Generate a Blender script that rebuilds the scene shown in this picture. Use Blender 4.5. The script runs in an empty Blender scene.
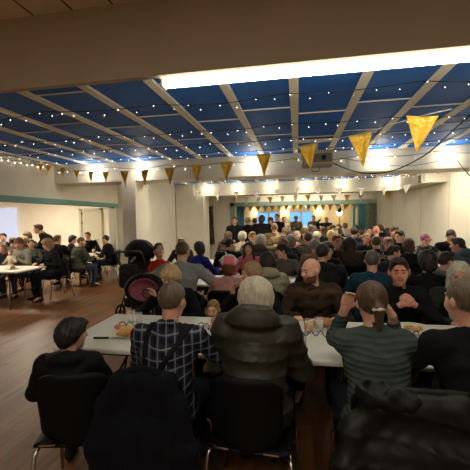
import bpy, bmesh, math, random, time
import numpy as np
from mathutils import Vector, Matrix
T0 = time.time()
random.seed(7)
S = bpy.context.scene
COL = S.collection
PI = math.pi
MAXD = 0.06

# ------------------------------------------------------------------ camera
FOC, YAW, PITCH, ROLL, CAMH = 345.56, -.17908, -.04798, .01797, 1.65
cy_, sy_ = math.cos(YAW), math.sin(YAW)
FW = np.array([sy_*math.cos(PITCH), cy_*math.cos(PITCH), math.sin(PITCH)])
RT = np.array([cy_, -sy_, 0.0]); DN = -np.cross(RT, FW)
R2 = RT*math.cos(ROLL)+DN*math.sin(ROLL); D2 = -RT*math.sin(ROLL)+DN*math.cos(ROLL)
cd = bpy.data.cameras.new('camera'); cam = bpy.data.objects.new('camera', cd); COL.objects.link(cam)
cd.sensor_width = 36; cd.lens = FOC/470*36; cd.clip_start = .05
M = Matrix.Identity(4)
for i in range(3):
    M[i][0] = R2[i]; M[i][1] = -D2[i]; M[i][2] = -FW[i]
M[2][3] = CAMH
cam.matrix_world = M
S.camera = cam

def ray_at(px, py, Y):
    """world point seen at photo position px,py at distance Y down the hall"""
    d = R2*(px-235)/FOC + D2*(py-235)/FOC + FW
    p = d*(Y/d[1])
    return float(p[0]), float(Y), float(p[2]+CAMH)

# ------------------------------------------------------------------ materials
def lin(c):
    return tuple(((v/255)/12.92 if v/255 <= .04045 else ((v/255+.055)/1.055)**2.4) for v in c)
MATS = {}
def mat(name, rgb, rough=.7, metal=0, kind='plain', rgb2=None, scale=20, bump=0, emit=0, **kw):
    key = name
    if key in MATS: return MATS[key]
    m = bpy.data.materials.new(name); m.use_nodes = True
    nt = m.node_tree; N = nt.nodes; L = nt.links
    b = N['Principled BSDF']; b.inputs['Roughness'].default_value = rough; b.inputs['Metallic'].default_value = metal
    c1 = (*lin(rgb), 1); c2 = (*lin(rgb2 or tuple(v*.8 for v in rgb)), 1)
    b.inputs['Base Color'].default_value = c1
    tc = N.new('ShaderNodeTexCoord'); mp = N.new('ShaderNodeMapping'); L.new(tc.outputs['Object'], mp.inputs[0])
    co = mp.outputs[0]
    def noise(sc, det=3, dist=0):
        n = N.new('ShaderNodeTexNoise'); n.inputs['Scale'].default_value = sc; n.inputs['Detail'].default_value = det
        n.inputs['Distortion'].default_value = dist; L.new(co, n.inputs['Vector']); return n
    def mix(fac, a, bb, mode='MIX'):
        x = N.new('ShaderNodeMix'); x.data_type = 'RGBA'; x.blend_type = mode
        if hasattr(fac, 'links'): L.new(fac, x.inputs[0])
        else: x.inputs[0].default_value = fac
        for v, i in ((a, 6), (bb, 7)):
            if hasattr(v, 'links'): L.new(v, x.inputs[i])
            else: x.inputs[i].default_value = v
        return x.outputs[2]
    def ramp(src, p0, p1):
        r = N.new('ShaderNodeMapRange'); r.inputs[1].default_value = p0; r.inputs[2].default_value = p1
        L.new(src, r.inputs[0]); return r.outputs[0]
    def math_(op, a, bb=None):
        x = N.new('ShaderNodeMath'); x.operation = op
        for v, i in ((a, 0), (bb, 1)):
            if v is None: continue
            if hasattr(v, 'links'): L.new(v, x.inputs[i])
            else: x.inputs[i].default_value = v
        return x.outputs[0]
    def dobump(h, s, dist=.01):
        bp = N.new('ShaderNodeBump'); bp.inputs['Strength'].default_value = s; bp.inputs['Distance'].default_value = dist
        L.new(h, bp.inputs['Height']); L.new(bp.outputs[0], b.inputs['Normal'])
    if kind == 'noise':
        n = noise(scale); f = ramp(n.outputs[0], .35, .65); L.new(mix(f, c1, c2), b.inputs['Base Color'])
        if bump: dobump(n.outputs[0], bump)
    elif kind == 'hair':
        mp.inputs['Scale'].default_value = (1, 1, .22)
        n = noise(kw.get('hs', 90), 2, .4); f = ramp(n.outputs[0], .3, .7); L.new(mix(f, c1, c2), b.inputs['Base Color']); dobump(n.outputs[0], .6, .006)
    elif kind == 'skin':
        n = noise(14, 3); f = ramp(n.outputs[0], .4, .7); L.new(mix(f, c1, c2), b.inputs['Base Color'])
        b.inputs['Subsurface Weight'].default_value = .06; b.inputs['Subsurface Radius'].default_value = (.5, .2, .1); b.inputs['Subsurface Scale'].default_value = .02
    elif kind == 'plaid':      # two directions of pale and dark stripes
        sx = N.new('ShaderNodeSeparateXYZ'); L.new(co, sx.inputs[0])
        def stripes(axis, per, width, ph=0):
            a = math_('MULTIPLY', axis, 1/per); a = math_('ADD', a, ph); a = math_('FRACT', a)
            return math_('LESS_THAN', a, width)
        X, Z = sx.outputs[0], sx.outputs[2]
        X = math_('ADD', X, math_('MULTIPLY', sx.outputs[1], .35)); Z = math_('ADD', Z, math_('MULTIPLY', sx.outputs[1], -.3))
        per = kw.get('per', .085)
        base = mix(math_('MULTIPLY', math_('ADD', stripes(X, per, .42, .2), stripes(Z, per, .42, .2)), .5), c1, c2)
        c3 = (*lin(kw.get('rgb3', (150, 150, 160))), 1)
        base = mix(math_('MULTIPLY', stripes(X, per, .13, .63), .55), base, c3)
        base = mix(math_('MULTIPLY', stripes(Z, per, .13, .63), .55), base, c3)
        L.new(base, b.inputs['Base Color'])
    elif kind == 'band':       # soft horizontal bands
        sx = N.new('ShaderNodeSeparateXYZ'); L.new(co, sx.inputs[0])
        n = noise(9, 3)
        z = math_('ADD', sx.outputs[2], math_('MULTIPLY', n.outputs[0], kw.get('wob', .02)))
        f = math_('FRACT', math_('MULTIPLY', z, 1/kw.get('per', .2)))
        f = math_('ABSOLUTE', math_('SUBTRACT', f, .5))
        f = ramp(f, kw.get('p0', .3), kw.get('p1', .42)); n2 = noise(60, 4)
        L.new(mix(.35, mix(f, c1, c2), mix(n2.outputs[0], c1, c2)), b.inputs['Base Color'])
        if bump: dobump(f, bump, kw.get('bd', .01))
    elif kind == 'camo':
        mp.inputs['Scale'].default_value = (.5, .5, 2.2)
        n = noise(scale, 1); f = math_('GREATER_THAN', n.outputs[0], .5)
        L.new(mix(f, c1, c2), b.inputs['Base Color'])
    elif kind == 'pattern':
        n = N.new('ShaderNodeTexVoronoi'); n.inputs['Scale'].default_value = scale; L.new(co, n.inputs['Vector'])
        f = math_('LESS_THAN', n.outputs['Distance'], .42); L.new(mix(f, c1, c2), b.inputs['Base Color'])
    elif kind == 'floor':
        mp.inputs['Rotation'].default_value = (0, 0, PI/2)
        br = N.new('ShaderNodeTexBrick'); L.new(co, br.inputs['Vector'])
        br.inputs['Scale'].default_value = 1; br.inputs['Brick Width'].default_value = 1.15; br.inputs['Row Height'].default_value = .098
        br.inputs['Mortar Size'].default_value = .0015; br.offset = .37; br.inputs['Bias'].default_value = -.1
        br.inputs['Color1'].default_value = c1; br.inputs['Color2'].default_value = c2; br.inputs['Mortar'].default_value = (*[v*.35 for v in c2[:3]], 1)
        m2 = N.new('ShaderNodeMapping'); L.new(tc.outputs['Object'], m2.inputs[0]); m2.inputs['Scale'].default_value = (14, 1.2, 1)
        n = N.new('ShaderNodeTexNoise'); n.inputs['Scale'].default_value = 1.6; n.inputs['Detail'].default_value = 5; L.new(m2.outputs[0], n.inputs[0])
        g = ramp(n.outputs[0], .3, .7)
        L.new(mix(.4, br.outputs[0], mix(g, c1, c2)), b.inputs['Base Color'])
        dobump(g, .08, .003)
    elif kind == 'tiles':
        br = N.new('ShaderNodeTexBrick'); L.new(co, br.inputs['Vector']); br.offset = 0
        br.inputs['Scale'].default_value = 1; br.inputs['Brick Width'].default_value = .3; br.inputs['Row Height'].default_value = 1.2
        br.inputs['Mortar Size'].default_value = .008
        br.inputs['Color1'].default_value = c1; br.inputs['Color2'].default_value = c1; br.inputs['Mortar'].default_value = c2
        L.new(br.outputs[0], b.inputs['Base Color'])
    elif kind == 'foil':
        n = noise(scale, 2, 1.5); dobump(n.outputs[0], .9, .02)
        L.new(mix(ramp(n.outputs[0], .4, .6), c1, c2), b.inputs['Base Color'])
    elif kind == 'glass':
        b.inputs['Alpha'].default_value = .22
    elif kind == 'emit':
        b.inputs['Emission Color'].default_value = c1; b.inputs['Emission Strength'].default_value = emit
    elif kind == 'screen':     # a lit projection, paler towards one side
        sx = N.new('ShaderNodeSeparateXYZ'); L.new(co, sx.inputs[0])
        f = ramp(sx.outputs[0], -1.2, 1.2); c = mix(f, c1, c2)
        L.new(c, b.inputs['Emission Color']); b.inputs['Emission Strength'].default_value = emit
    if name.startswith(('cloth_', 'hair_')): b.inputs['Specular IOR Level'].default_value = .22 if rough > .6 else .5
    if kind == 'plain' and bump:
        n = noise(scale); dobump(n.outputs[0], bump)
    if kind == 'emit' and name == 'fairy_bulb': m.cycles.emission_sampling = 'NONE'
    MATS[key] = m
    return m

# ------------------------------------------------------------------ object helpers
def link(name, data, parent=None, m=None):
    o = bpy.data.objects.new(name, data); COL.objects.link(o)
    if parent is not None: o.parent = parent
    if m is not None:
        if not isinstance(m, (list, tuple)): m = [m]
        if data is not None:
            while len(data.materials) < len(m): data.materials.append(None)
            for i, mm in enumerate(m):
                o.material_slots[i].link = 'OBJECT'; o.material_slots[i].material = mm
    return o
def tag(o, label, cat, group=None, kind=None):
    o['label'] = label; o['category'] = cat
    if group: o['group'] = group
    if kind: o['kind'] = kind
    return o
def thing(name, loc, rz, label, cat, group=None, s=1):
    o = bpy.data.objects.new(name, None); COL.objects.link(o); o.empty_display_size = .1
    o.location = loc; o.rotation_euler = (0, 0, rz); o.scale = (s, s, s)
    return tag(o, label, cat, group)
def struct(name, me, m):
    o = link(name, me, None, m); o['kind'] = 'structure'; return o
def dup(root, loc, rz, label, group=None, s=None):
    r = root.copy(); COL.objects.link(r); r.location = loc; r.rotation_euler = (0, 0, rz)
    if s: r.scale = (s, s, s)
    r['label'] = label
    if group: r['group'] = group
    for ch in root.children:
        c = ch.copy(); COL.objects.link(c); c.parent = r
        for g in ch.children:
            d = g.copy(); COL.objects.link(d); d.parent = c
    return r

class MB:
    """collects shapes and hands them back as one mesh"""
    def __init__(s): s.bm = bmesh.new()
    def box(s, lo, hi, bev=0, rot=None, seg=2):
        c = [(a+b)/2 for a, b in zip(lo, hi)]; d = [abs(b-a) for a, b in zip(lo, hi)]
        t = bmesh.new(); bmesh.ops.create_cube(t, size=1)
        bmesh.ops.scale(t, vec=d, verts=t.verts)
        if bev: bmesh.ops.bevel(t, geom=t.edges[:], offset=bev, segments=seg, affect='EDGES', profile=.5)
        if rot is not None: bmesh.ops.rotate(t, cent=(0, 0, 0), matrix=rot, verts=t.verts)
        bmesh.ops.translate(t, vec=c, verts=t.verts); s._m(t); return s
    def _m(s, t):
        me = bpy.data.meshes.new('t'); t.to_mesh(me); t.free(); s.bm.from_mesh(me); bpy.data.meshes.remove(me)
    def tube(s, pts, r, n=8, closed=False):
        pts = [Vector(p) for p in pts]; rings = []; up = Vector((0, 0, 1)); prev = None
        rr = r if isinstance(r, (list, tuple)) else [r]*len(pts)
        for i, p in enumerate(pts):
            a = pts[max(0, i-1)] if not closed else pts[i-1]; b = pts[min(len(pts)-1, i+1)] if not closed else pts[(i+1) % len(pts)]
            t = (b-a).normalized()
            if prev is None:
                u = t.cross(up if abs(t.z) < .9 else Vector((1, 0, 0))).normalized()
            else: u = (prev - t*prev.dot(t)).normalized()
            prev = u; v = t.cross(u)
            rings.append([s.bm.verts.new(p+u*rr[i]*math.cos(2*PI*k/n)+v*rr[i]*math.sin(2*PI*k/n)) for k in range(n)])
        m = len(rings)
        for i in range(m if closed else m-1):
            A, B = rings[i], rings[(i+1) % m]
            for k in range(n):
                try: f = s.bm.faces.new((A[k], A[(k+1) % n], B[(k+1) % n], B[k])); f.smooth = True
                except ValueError: pass
        if not closed:
            s.bm.faces.new(rings[0]); s.bm.faces.new(rings[-1][::-1])
        return s
    def lathe(s, prof, c=(0, 0, 0), n=24):
        rings = []
        for r, z in prof:
            rings.append([s.bm.verts.new((c[0]+r*math.cos(2*PI*k/n), c[1]+r*math.sin(2*PI*k/n), c[2]+z)) for k in range(n)] if r > 1e-5 else [s.bm.verts.new((c[0], c[1], c[2]+z))])
        for A, B in zip(rings, rings[1:]):
            for k in range(n):
                a = A[k % len(A)], A[(k+1) % len(A)]; b = B[k % len(B)], B[(k+1) % len(B)]
                vs = [];
                for v in (a[0], a[1], b[1], b[0]):
                    if v not in vs: vs.append(v)
                if len(vs) > 2:
                    f = s.bm.faces.new(vs); f.smooth = True
        return s
    def sphere(s, c, r, n=12, sc=(1, 1, 1)):
        t = bmesh.new(); bmesh.ops.create_uvsphere(t, u_segments=n, v_segments=max(4, n//2+1), radius=r)
        bmesh.ops.scale(t, vec=sc, verts=t.verts); bmesh.ops.translate(t, vec=c, verts=t.verts)
        for f in t.faces: f.smooth = True
        s._m(t); return s
    def prism(s, poly, y0, y1, axis='y'):
        """extrude polygon given in (a,b) along axis"""
        def P(a, b, t): return {'y': (a, t, b), 'x': (t, a, b), 'z': (a, b, t)}[axis]
        A = [s.bm.verts.new(P(a, b, y0)) for a, b in poly]; B = [s.bm.verts.new(P(a, b, y1)) for a, b in poly]
        n = len(poly)
        s.bm.faces.new(A[::-1]); s.bm.faces.new(B)
        for i in range(n): s.bm.faces.new((A[i], A[(i+1) % n], B[(i+1) % n], B[i]))
        return s
    def done(s, name='mesh'):
        bmesh.ops.recalc_face_normals(s.bm, faces=s.bm.faces)
        me = bpy.data.meshes.new(name); s.bm.to_mesh(me); s.bm.free(); return me

# ------------------------------------------------------------------ field modelling (smooth solid shapes)
class Field:
    def __init__(s, lo, hi, h):
        s.h = h; s.lo = np.array(lo, float); n = np.ceil((np.array(hi)-s.lo)/h).astype(int)+1
        s.n = n; s.D = np.full(n, MAXD, np.float32)
        s.ax = [(s.lo[i]+h*np.arange(n[i])).astype(np.float32) for i in range(3)]
    def _sub(s, lo, hi, pad):
        sl = []
        for i in range(3):
            a = int(max(0, math.floor((lo[i]-pad-s.lo[i])/s.h))); b = int(min(s.n[i], math.ceil((hi[i]+pad-s.lo[i])/s.h)+1))
            if b <= a: return None
            sl.append(slice(a, b))
        return tuple(sl)
    def _grid(s, sl):
        return s.ax[0][sl[0]][:, None, None], s.ax[1][sl[1]][None, :, None], s.ax[2][sl[2]][None, None, :]
    def put(s, fn, lo, hi, k=.02, op='add'):
        sl = s._sub(lo, hi, max(k, .03)+2*s.h)
        if sl is None: return s
        d = fn(*s._grid(sl)).astype(np.float32); A = s.D[sl]
        if op == 'add':
            hh = np.clip(k-np.abs(A-d), 0, None)/k; s.D[sl] = np.minimum(A, d)-hh*hh*k*.25
        else:
            d = -d; hh = np.clip(k-np.abs(A-d), 0, None)/k; s.D[sl] = np.maximum(A, d)+hh*hh*k*.25
        return s
    def cone(s, a, b, ra, rb, k=.02, op='add', flat=None):
        """tapered limb a->b; flat=(axis vector, factor) squashes it"""
        a = np.array(a, float); b = np.array(b, float); ab = b-a; L2 = max(ab@ab, 1e-9)
        def fn(X, Y, Z):
            x, y, z = X-a[0], Y-a[1], Z-a[2]
            t = np.clip((x*ab[0]+y*ab[1]+z*ab[2])/L2, 0, 1)
            x = x-t*ab[0]; y = y-t*ab[1]; z = z-t*ab[2]
            q = x*x+y*y+z*z
            if flat:
                n, f = flat; n = np.array(n, float)/np.linalg.norm(n); e = x*n[0]+y*n[1]+z*n[2]; q = q+e*e*(1/f**2-1)
            return np.sqrt(q)-(ra+(rb-ra)*t)
        r = max(ra, rb); return s.put(fn, np.minimum(a, b)-r, np.maximum(a, b)+r, k, op)
    def ell(s, c, r, R=None, k=.02, op='add'):
        c = np.array(c, float); r = np.array(r, float); R = np.eye(3) if R is None else R
        def fn(X, Y, Z):
            x, y, z = X-c[0], Y-c[1], Z-c[2]
            u = [(x*R[0, i]+y*R[1, i]+z*R[2, i])/r[i] for i in range(3)]
            k0 = np.sqrt(u[0]**2+u[1]**2+u[2]**2)+1e-6
            k1 = np.sqrt((u[0]/r[0])**2+(u[1]/r[1])**2+(u[2]/r[2])**2)+1e-6
            return k0*(k0-1)/k1
        e = np.sqrt(((R*r)**2).sum(1)); return s.put(fn, c-e, c+e, k, op)
    def rbox(s, c, r, R=None, rad=.02, k=.02, op='add'):
        c = np.array(c, float); r = np.array(r, float)-rad; R = np.eye(3) if R is None else R
        def fn(X, Y, Z):
            x, y, z = X-c[0], Y-c[1], Z-c[2]
            q = [np.abs(x*R[0, i]+y*R[1, i]+z*R[2, i])-r[i] for i in range(3)]
            o = np.sqrt(sum(np.clip(v, 0, None)**2 for v in q))
            return o+np.minimum(np.maximum(np.maximum(q[0], q[1]), q[2]), 0)-rad
        e = (np.abs(R)*(r+rad)).sum(1); return s.put(fn, c-e, c+e, k, op)
    def cut(s, n, c):
        """keep points with n.p > c"""
        X, Y, Z = s._grid((slice(None),)*3); d = c-(n[0]*X+n[1]*Y+n[2]*Z)
        d = d/np.linalg.norm(n)
        s.D = np.maximum(s.D, d.astype(np.float32)); return s
    def disp(s, fn):
        s.D = s.D+fn(*s._grid((slice(None),)*3)).astype(np.float32); return s
    def mesh(s, name='mesh', paint=None):
        D = s.D; h = s.h
        # pad so that every shape closes
        D = np.pad(D, 1, constant_values=MAXD); lo = s.lo-h
        ins = D < 0
        c = ins[:-1, :-1, :-1].astype(np.int8)
        cnt = np.zeros(c.shape, np.int8)
        for dx in (0, 1):
            for dy in (0, 1):
                for dz in (0, 1):
                    cnt += ins[dx:dx+c.shape[0], dy:dy+c.shape[1], dz:dz+c.shape[2]]
        act = (cnt > 0) & (cnt < 8)
        I = np.argwhere(act)
        idx = np.full(act.shape, -1, np.int32); idx[act] = np.arange(len(I))
        acc = np.zeros((len(I), 3)); w = np.zeros(len(I))
        cor = [(a, b, c_) for a in (0, 1) for b in (0, 1) for c_ in (0, 1)]
        val = {k: D[I[:, 0]+k[0], I[:, 1]+k[1], I[:, 2]+k[2]] for k in cor}
        for k in cor:
            for ax in range(3):
                if k[ax] == 0:
                    k2 = list(k); k2[ax] = 1; k2 = tuple(k2)
                    a, b = val[k], val[k2]; m = (a < 0) != (b < 0)
                    t = np.where(m, a/np.where(m, a-b, 1), 0)
                    p = np.array(k, float)[None, :].repeat(len(I), 0); p[:, ax] += t
                    acc += p*m[:, None]; w += m
        V = (I+acc/w[:, None])*h+lo
        Q = []
        for ax in range(3):
            o1, o2 = [i for i in range(3) if i != ax]
            sl0 = [slice(1, -1)]*3; sl1 = [slice(1, -1)]*3
            sl0[ax] = slice(0, -1); sl1[ax] = slice(1, None)
            A = ins[tuple(sl0)]; B = ins[tuple(sl1)]
            E = np.argwhere(A != B); f = A[E[:, 0], E[:, 1], E[:, 2]]
            P = E.copy(); P[:, o1] += 1; P[:, o2] += 1     # grid point index (edge start)
            def cell(d1, d2):
                q = P.copy(); q[:, o1] += d1; q[:, o2] += d2; return idx[q[:, 0], q[:, 1], q[:, 2]]
            q = np.stack([cell(-1, -1), cell(0, -1), cell(0, 0), cell(-1, 0)], 1)
            flip = f if ax != 1 else ~f
            q = np.where(flip[:, None], q, q[:, ::-1]); Q.append(q)
        Q = np.concatenate(Q); Q = Q[(Q >= 0).all(1)]
        me = bpy.data.meshes.new(name)
        me.vertices.add(len(V)); me.vertices.foreach_set('co', V.astype(np.float32).ravel())
        me.loops.add(len(Q)*4); me.loops.foreach_set('vertex_index', Q.astype(np.int32).ravel())
        me.polygons.add(len(Q)); me.polygons.foreach_set('loop_start', np.arange(0, len(Q)*4, 4, dtype=np.int32))
        me.polygons.foreach_set('use_smooth', np.ones(len(Q), bool))
        if paint is not None:
            cen = V[Q].mean(1); mi = paint(cen).astype(np.int32)
            me.polygons.foreach_set('material_index', mi)
            for _ in range(int(mi.max())+1 if len(mi) else 1): me.materials.append(None)
        me.update(calc_edges=True); me.validate()
        return me

def rotm(yaw=0, pitch=0, roll=0):
    """yaw about z (left+), pitch about x (up+), roll about y"""
    a, b, c = yaw, pitch, roll
    Rz = np.array([[math.cos(a), -math.sin(a), 0], [math.sin(a), math.cos(a), 0], [0, 0, 1]])
    Rx = np.array([[1, 0, 0], [0, math.cos(b), -math.sin(b)], [0, math.sin(b), math.cos(b)]])
    Ry = np.array([[math.cos(c), 0, math.sin(c)], [0, 1, 0], [-math.sin(c), 0, math.cos(c)]])
    return Rz@Rx@Ry
def ik(S_, W, l1, l2, hint):
    S_, W = np.array(S_, float), np.array(W, float); d = W-S_; L = np.linalg.norm(d)
    if L > (l1+l2)*.995: W = S_+d/L*(l1+l2)*.995; d = W-S_; L = np.linalg.norm(d)
    a = (l1*l1-l2*l2+L*L)/(2*L); hh = math.sqrt(max(l1*l1-a*a, 0)); u = d/L
    n = np.array(hint, float); n = n-u*(n@u); n /= np.linalg.norm(n)+1e-9
    return S_+u*a+n*hh, W

# ------------------------------------------------------------------ people
DEF = dict(pose='seat', lean=12, twist=0, side=0, hy=0, hp=-8, hr=0, hair='short', top='sweater', fat=1.0, wl=(-.16, .42, .80), wr=(.16, .42, .80),
           el=(-1, -.3, -1), er=(1, -.3, -1), hdl=(.25, 1, -.05), hdr=(-.25, 1, -.05), curl=.5, h=.012, child=1.0, collar=0, fold=.006, sleeve=1.0, fem=0, hands=1, hmodel='full', neck=1)
def build_person(**kw):
    P = dict(DEF); P.update(kw); h = P['h']; f = P['fat']; J = {}
    seat = P['pose'] == 'seat'
    pel = np.array([0, 0, .55 if seat else .93])
    la = math.radians(P['lean']); sd = math.radians(P['side'])
    up = np.array([math.sin(sd), math.sin(la), math.cos(la)*math.cos(sd)]); up /= np.linalg.norm(up)
    tw = rotm(math.radians(P['twist']))
    lat = tw@np.array([1, 0, 0.]); lat = lat-up*(lat@up); lat /= np.linalg.norm(lat); fr = np.cross(up, lat)
    RB = np.stack([lat, fr, up], 1)
    nb = pel+up*.50
    waist = pel+up*.16+np.array([0, -.02, 0]); chest = pel+up*.34
    shw = .185*(.9 if P['fem'] else 1)*(.5+.5*f)
    sh = {-1: nb-lat*shw-up*.045, 1: nb+lat*shw-up*.045}
    RH = rotm(math.radians(P['hy']), math.radians(P['hp']), math.radians(P['hr']))
    if P['child'] != 1: hs = P['child']
    else: hs = 1.06
    hc = nb+up*.05*P['neck']+np.array([0, math.sin(la)*.03, .035])+RH@np.array([0, .02, .095])*hs
    W = {-1: np.array(P['wl'], float), 1: np.array(P['wr'], float)}; EH = {-1: P['el'], 1: P['er']}; HD = {-1: P['hdl'], 1: P['hdr']}
    el = {}
    for s_ in (-1, 1):
        el[s_], W[s_] = ik(sh[s_], W[s_], .29, .255, EH[s_])
    hip = {s_: pel+np.array([.095*s_, .02, -.0]) for s_ in (-1, 1)}
    if seat:
        knee = {s_: hip[s_]+np.array([.05*s_, .42, -.01]) for s_ in (-1, 1)}; ank = {s_: np.array([knee[s_][0], knee[s_][1]-.04, .09]) for s_ in (-1, 1)}
    else:
        knee = {s_: np.array([.10*s_, .03, .50]) for s_ in (-1, 1)}; ank = {s_: np.array([.11*s_, -.02, .09]) for s_ in (-1, 1)}
    pts = np.array([*sh.values(), *el.values(), *W.values(), hc, pel, *knee.values(), *ank.values()])
    lo = pts.min(0)-.26; hi = pts.max(0)+.26; lo[2] = 0
    def torso(F, o, k=.05):
        F.ell(pel+up*.03, (.165*f+o, .125*f+o, .12+o), RB, k)
        F.ell(waist, (.145*f+o, .112*f+o+.02*(f-1), .16+o), RB, k)
        F.ell(chest, (.158*f+o, .112*(.5+.5*f)+o, .165+o), RB, k)
        if P['fem']: F.ell(chest+fr*.075, (.12+o, .055+o, .07+o), RB, k)
        F.cone(sh[-1]*.93+sh[1]*.07, sh[1]*.93+sh[-1]*.07, .062*(.6+.4*f)+o, .062*(.6+.4*f)+o, k)
        F.cone(nb-up*.02, nb-up*.14, .075+o*.8, .13+o, k)
    def arm(F, s_, o, t=1.0, k=.03):
        F.cone(sh[s_], el[s_], .053*(.6+.4*f)+o, .042*(.7+.3*f)+o, k)
        if t > .3:
            e = el[s_]+(W[s_]-el[s_])*min(1, t); F.cone(el[s_], e, .043*(.7+.3*f)+o, .030+o, k)
    def legs(F, o, k=.03):
        for s_ in (-1, 1):
            F.cone(hip[s_], knee[s_], .085*f+o, .058+o, k); F.cone(knee[s_], ank[s_], .056+o, .040+o, k)
    # --- body
    F = Field(lo, hi, h)
    torso(F, -.012); legs(F, -.006)
    for s_ in (-1, 1):
        arm(F, s_, -.004)
        F.cone(ank[s_], ank[s_]+np.array([.02*s_, .13, -.05]), .035, .03, .02)
        w = W[s_]; d = np.array(HD[s_], float); d /= np.linalg.norm(d)
        if P['hands']:
            n = np.array(P.get('hn%s' % ('l' if s_ < 0 else 'r'), (0, 0, -1)), float); n = n-d*(n@d)
            if np.linalg.norm(n) < .3: n = np.array([-s_, .2, 0.]); n = n-d*(n@d)
            n /= np.linalg.norm(n)
            sdv = np.cross(d, n)*(1 if s_ > 0 else -1)   # towards the thumb side
            sdv = -sdv
            F.cone(w, w+d*.035, .027, .03, .015, flat=(n, .7))
            F.cone(w+d*.03-sdv*.022, w+d*.075-sdv*.026, .017, .015, .012); F.cone(w+d*.03+sdv*.02, w+d*.078+sdv*.024, .019, .016, .012)
            F.cone(w+d*.03, w+d*.08, .022, .019, .012, flat=(n, .7))
            cu = P['curl']
            for q, (off, ln) in enumerate(((.030, .070), (.010, .078), (-.011, .073), (-.030, .056))):
                a0 = w+d*.078+sdv*off; d1 = d*math.cos(cu)+n*math.sin(cu); d2 = d*math.cos(cu*2.2)+n*math.sin(cu*2.2)
                a1 = a0+d1*ln*.5; a2 = a1+d2*ln*.5
                r0 = max(.0088, h*.75); F.cone(a0, a1, r0, r0*.95, .004); F.cone(a1, a2, r0*.95, r0*.82, .004)
            t0 = w+d*.02+sdv*.022; t1 = t0+(d*.6+sdv*.8)*.036+n*.01; t2 = t1+(d*.9+sdv*.2+n*.3)*.03
            F.cone(t0, t1, .014, .011, .01); F.cone(t1, t2, .011, .009, .005)
    F.cone(nb-up*.03, hc+RH@np.array([0, -.015, -.06])*hs, .058, .054, .03)
    def H(v): return hc+RH@(np.array(v, float)*hs)
    def HE(F_, c, r, k=.012, op='add'): F_.ell(H(c), np.array(r)*hs, RH, k*hs, op)
    HE(F, (0, -.012, .02), (.074, .094, .092)); HE(F, (0, .022, -.045), (.058, .068, .066), .025)
    HE(F, (0, .068, -.088), (.026, .022, .022), .03)
    for s_ in (-1, 1):
        HE(F, (.036*s_, .062, -.022), (.026, .022, .028), .02)
        HE(F, (.077*s_, -.008, -.008), (.011, .019, .031), .006)
        HE(F, (.031*s_, .097, .008), (.016, .013, .010), .012, 'sub')
        HE(F, (.031*s_, .076, .007), (.0135, .0135, .0125), .003)
    F.cone(H((-.033, .078, .032)), H((.033, .078, .032)), .011*hs, .011*hs, .014)
    F.cone(H((0, .086, .018)), H((0, .108, -.018)), .008*hs, .0125*hs, .01); HE(F, (0, .096, -.022), (.017, .014, .010), .006)
    HE(F, (0, .083, -.052), (.025, .014, .012), .008); HE(F, (0, .098, -.0535), (.022, .01, .0022), .003, 'sub')
    def loc(c): return ((c-hc)@RH)/hs
    beard = P.get('beard', 0)
    def paint(c):
        q = loc(c); m = np.zeros(len(c), int); tol = .5*h
        for s_ in (-1, 1):
            e = np.abs(q-np.array([.031*s_, .088, .006]))
            m[(e[:, 0] < .009) & (e[:, 1] < .016) & (e[:, 2] < max(.0048, h*.3))] = 1
            e = np.abs(q-np.array([.031*s_, .09, .029])); m[(e[:, 0] < .02) & (e[:, 1] < .025) & (e[:, 2] < max(.005, h*.4))] = 3
        m[(np.abs(q[:, 0]) < .024) & (q[:, 1] > .075) & (np.abs(q[:, 2]+.054) < max(.0085, h*.5))] = 2
        if beard:
            bd = (q[:, 2] < -.04) & (q[:, 1] > -.01) & (q[:, 2] > -.125) & (np.abs(q[:, 0]) < .07) & (q[:, 2] < -.028-.3*np.clip(q[:, 1]-.05, 0, 1))
            m[bd & (m != 2)] = 3
        return m
    out = {'body': F.mesh('body', paint)}
    # --- hair
    st = P['hair']
    if st != 'none':
        G = Field(hc-np.array([.2, .22, .42])*hs, hc+np.array([.2, .2, .2])*hs, h*.9)
        def base(r, c=(0, -.014, .024)): G.ell(H(c), np.array(r)*hs, RH, .01)
        def faceclip(front=.06, back=-.075):
            sl = (front-back)/.17; n = RH@np.array([0, -sl, 1]); c0 = front-sl*.08
            G.cut(n, n@hc+c0*hs)
        if st == 'short': base((.078, .101, .097)); HE(G, (0, .03, .094), (.055, .06, .024), .02); faceclip(.045, -.08); HE(G, (0, .108, -.006), (.068, .082, .094), .008, 'sub')
        elif st == 'crop': base((.079, .099, .094)); faceclip(.045, -.075); HE(G, (0, .110, -.010), (.066, .078, .088), .008, 'sub')
        elif st == 'thin': base((.081, .101, .093)); faceclip(.085, -.08)
        elif st == 'full': base((.092, .108, .106)); HE(G, (0, .05, .09), (.06, .05, .03)); faceclip(.035, -.085); HE(G, (0, .118, -.012), (.070, .082, .088), .01, 'sub')
        elif st == 'bob':
            base((.102, .112, .106)); HE(G, (0, -.045, -.01), (.098, .08, .095), .02); HE(G, (0, .06, .085), (.065, .045, .03), .02); faceclip(.062, -.13)
            HE(G, (0, .10, -.03), (.062, .085, .085), .01, 'sub')
        elif st == 'curly': base((.10, .112, .108)); HE(G, (0, -.05, -.02), (.095, .075, .09), .02); faceclip(.05, -.16)
        elif st == 'long':
            base((.088, .106, .102)); HE(G, (0, -.065, -.10), (.092, .055, .18), .03)
            for s_ in (-1, 1): G.cone(H((.078*s_, .0, .03)), H((.088*s_, .015, -.19)), .022*hs, .026*hs, .03)
            HE(G, (0, .105, -.035), (.066, .09, .095), .01, 'sub')
        elif st == 'pony':
            base((.084, .105, .099)); faceclip(.06, -.085); G.cone(H((0, -.108, .0)), H((0, -.128, -.02)), .02, .024, .02)
            G.cone(H((0, -.128, -.03)), H((.004, -.105, -.15)), .031, .012, .02)
        elif st == 'bun':
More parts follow.
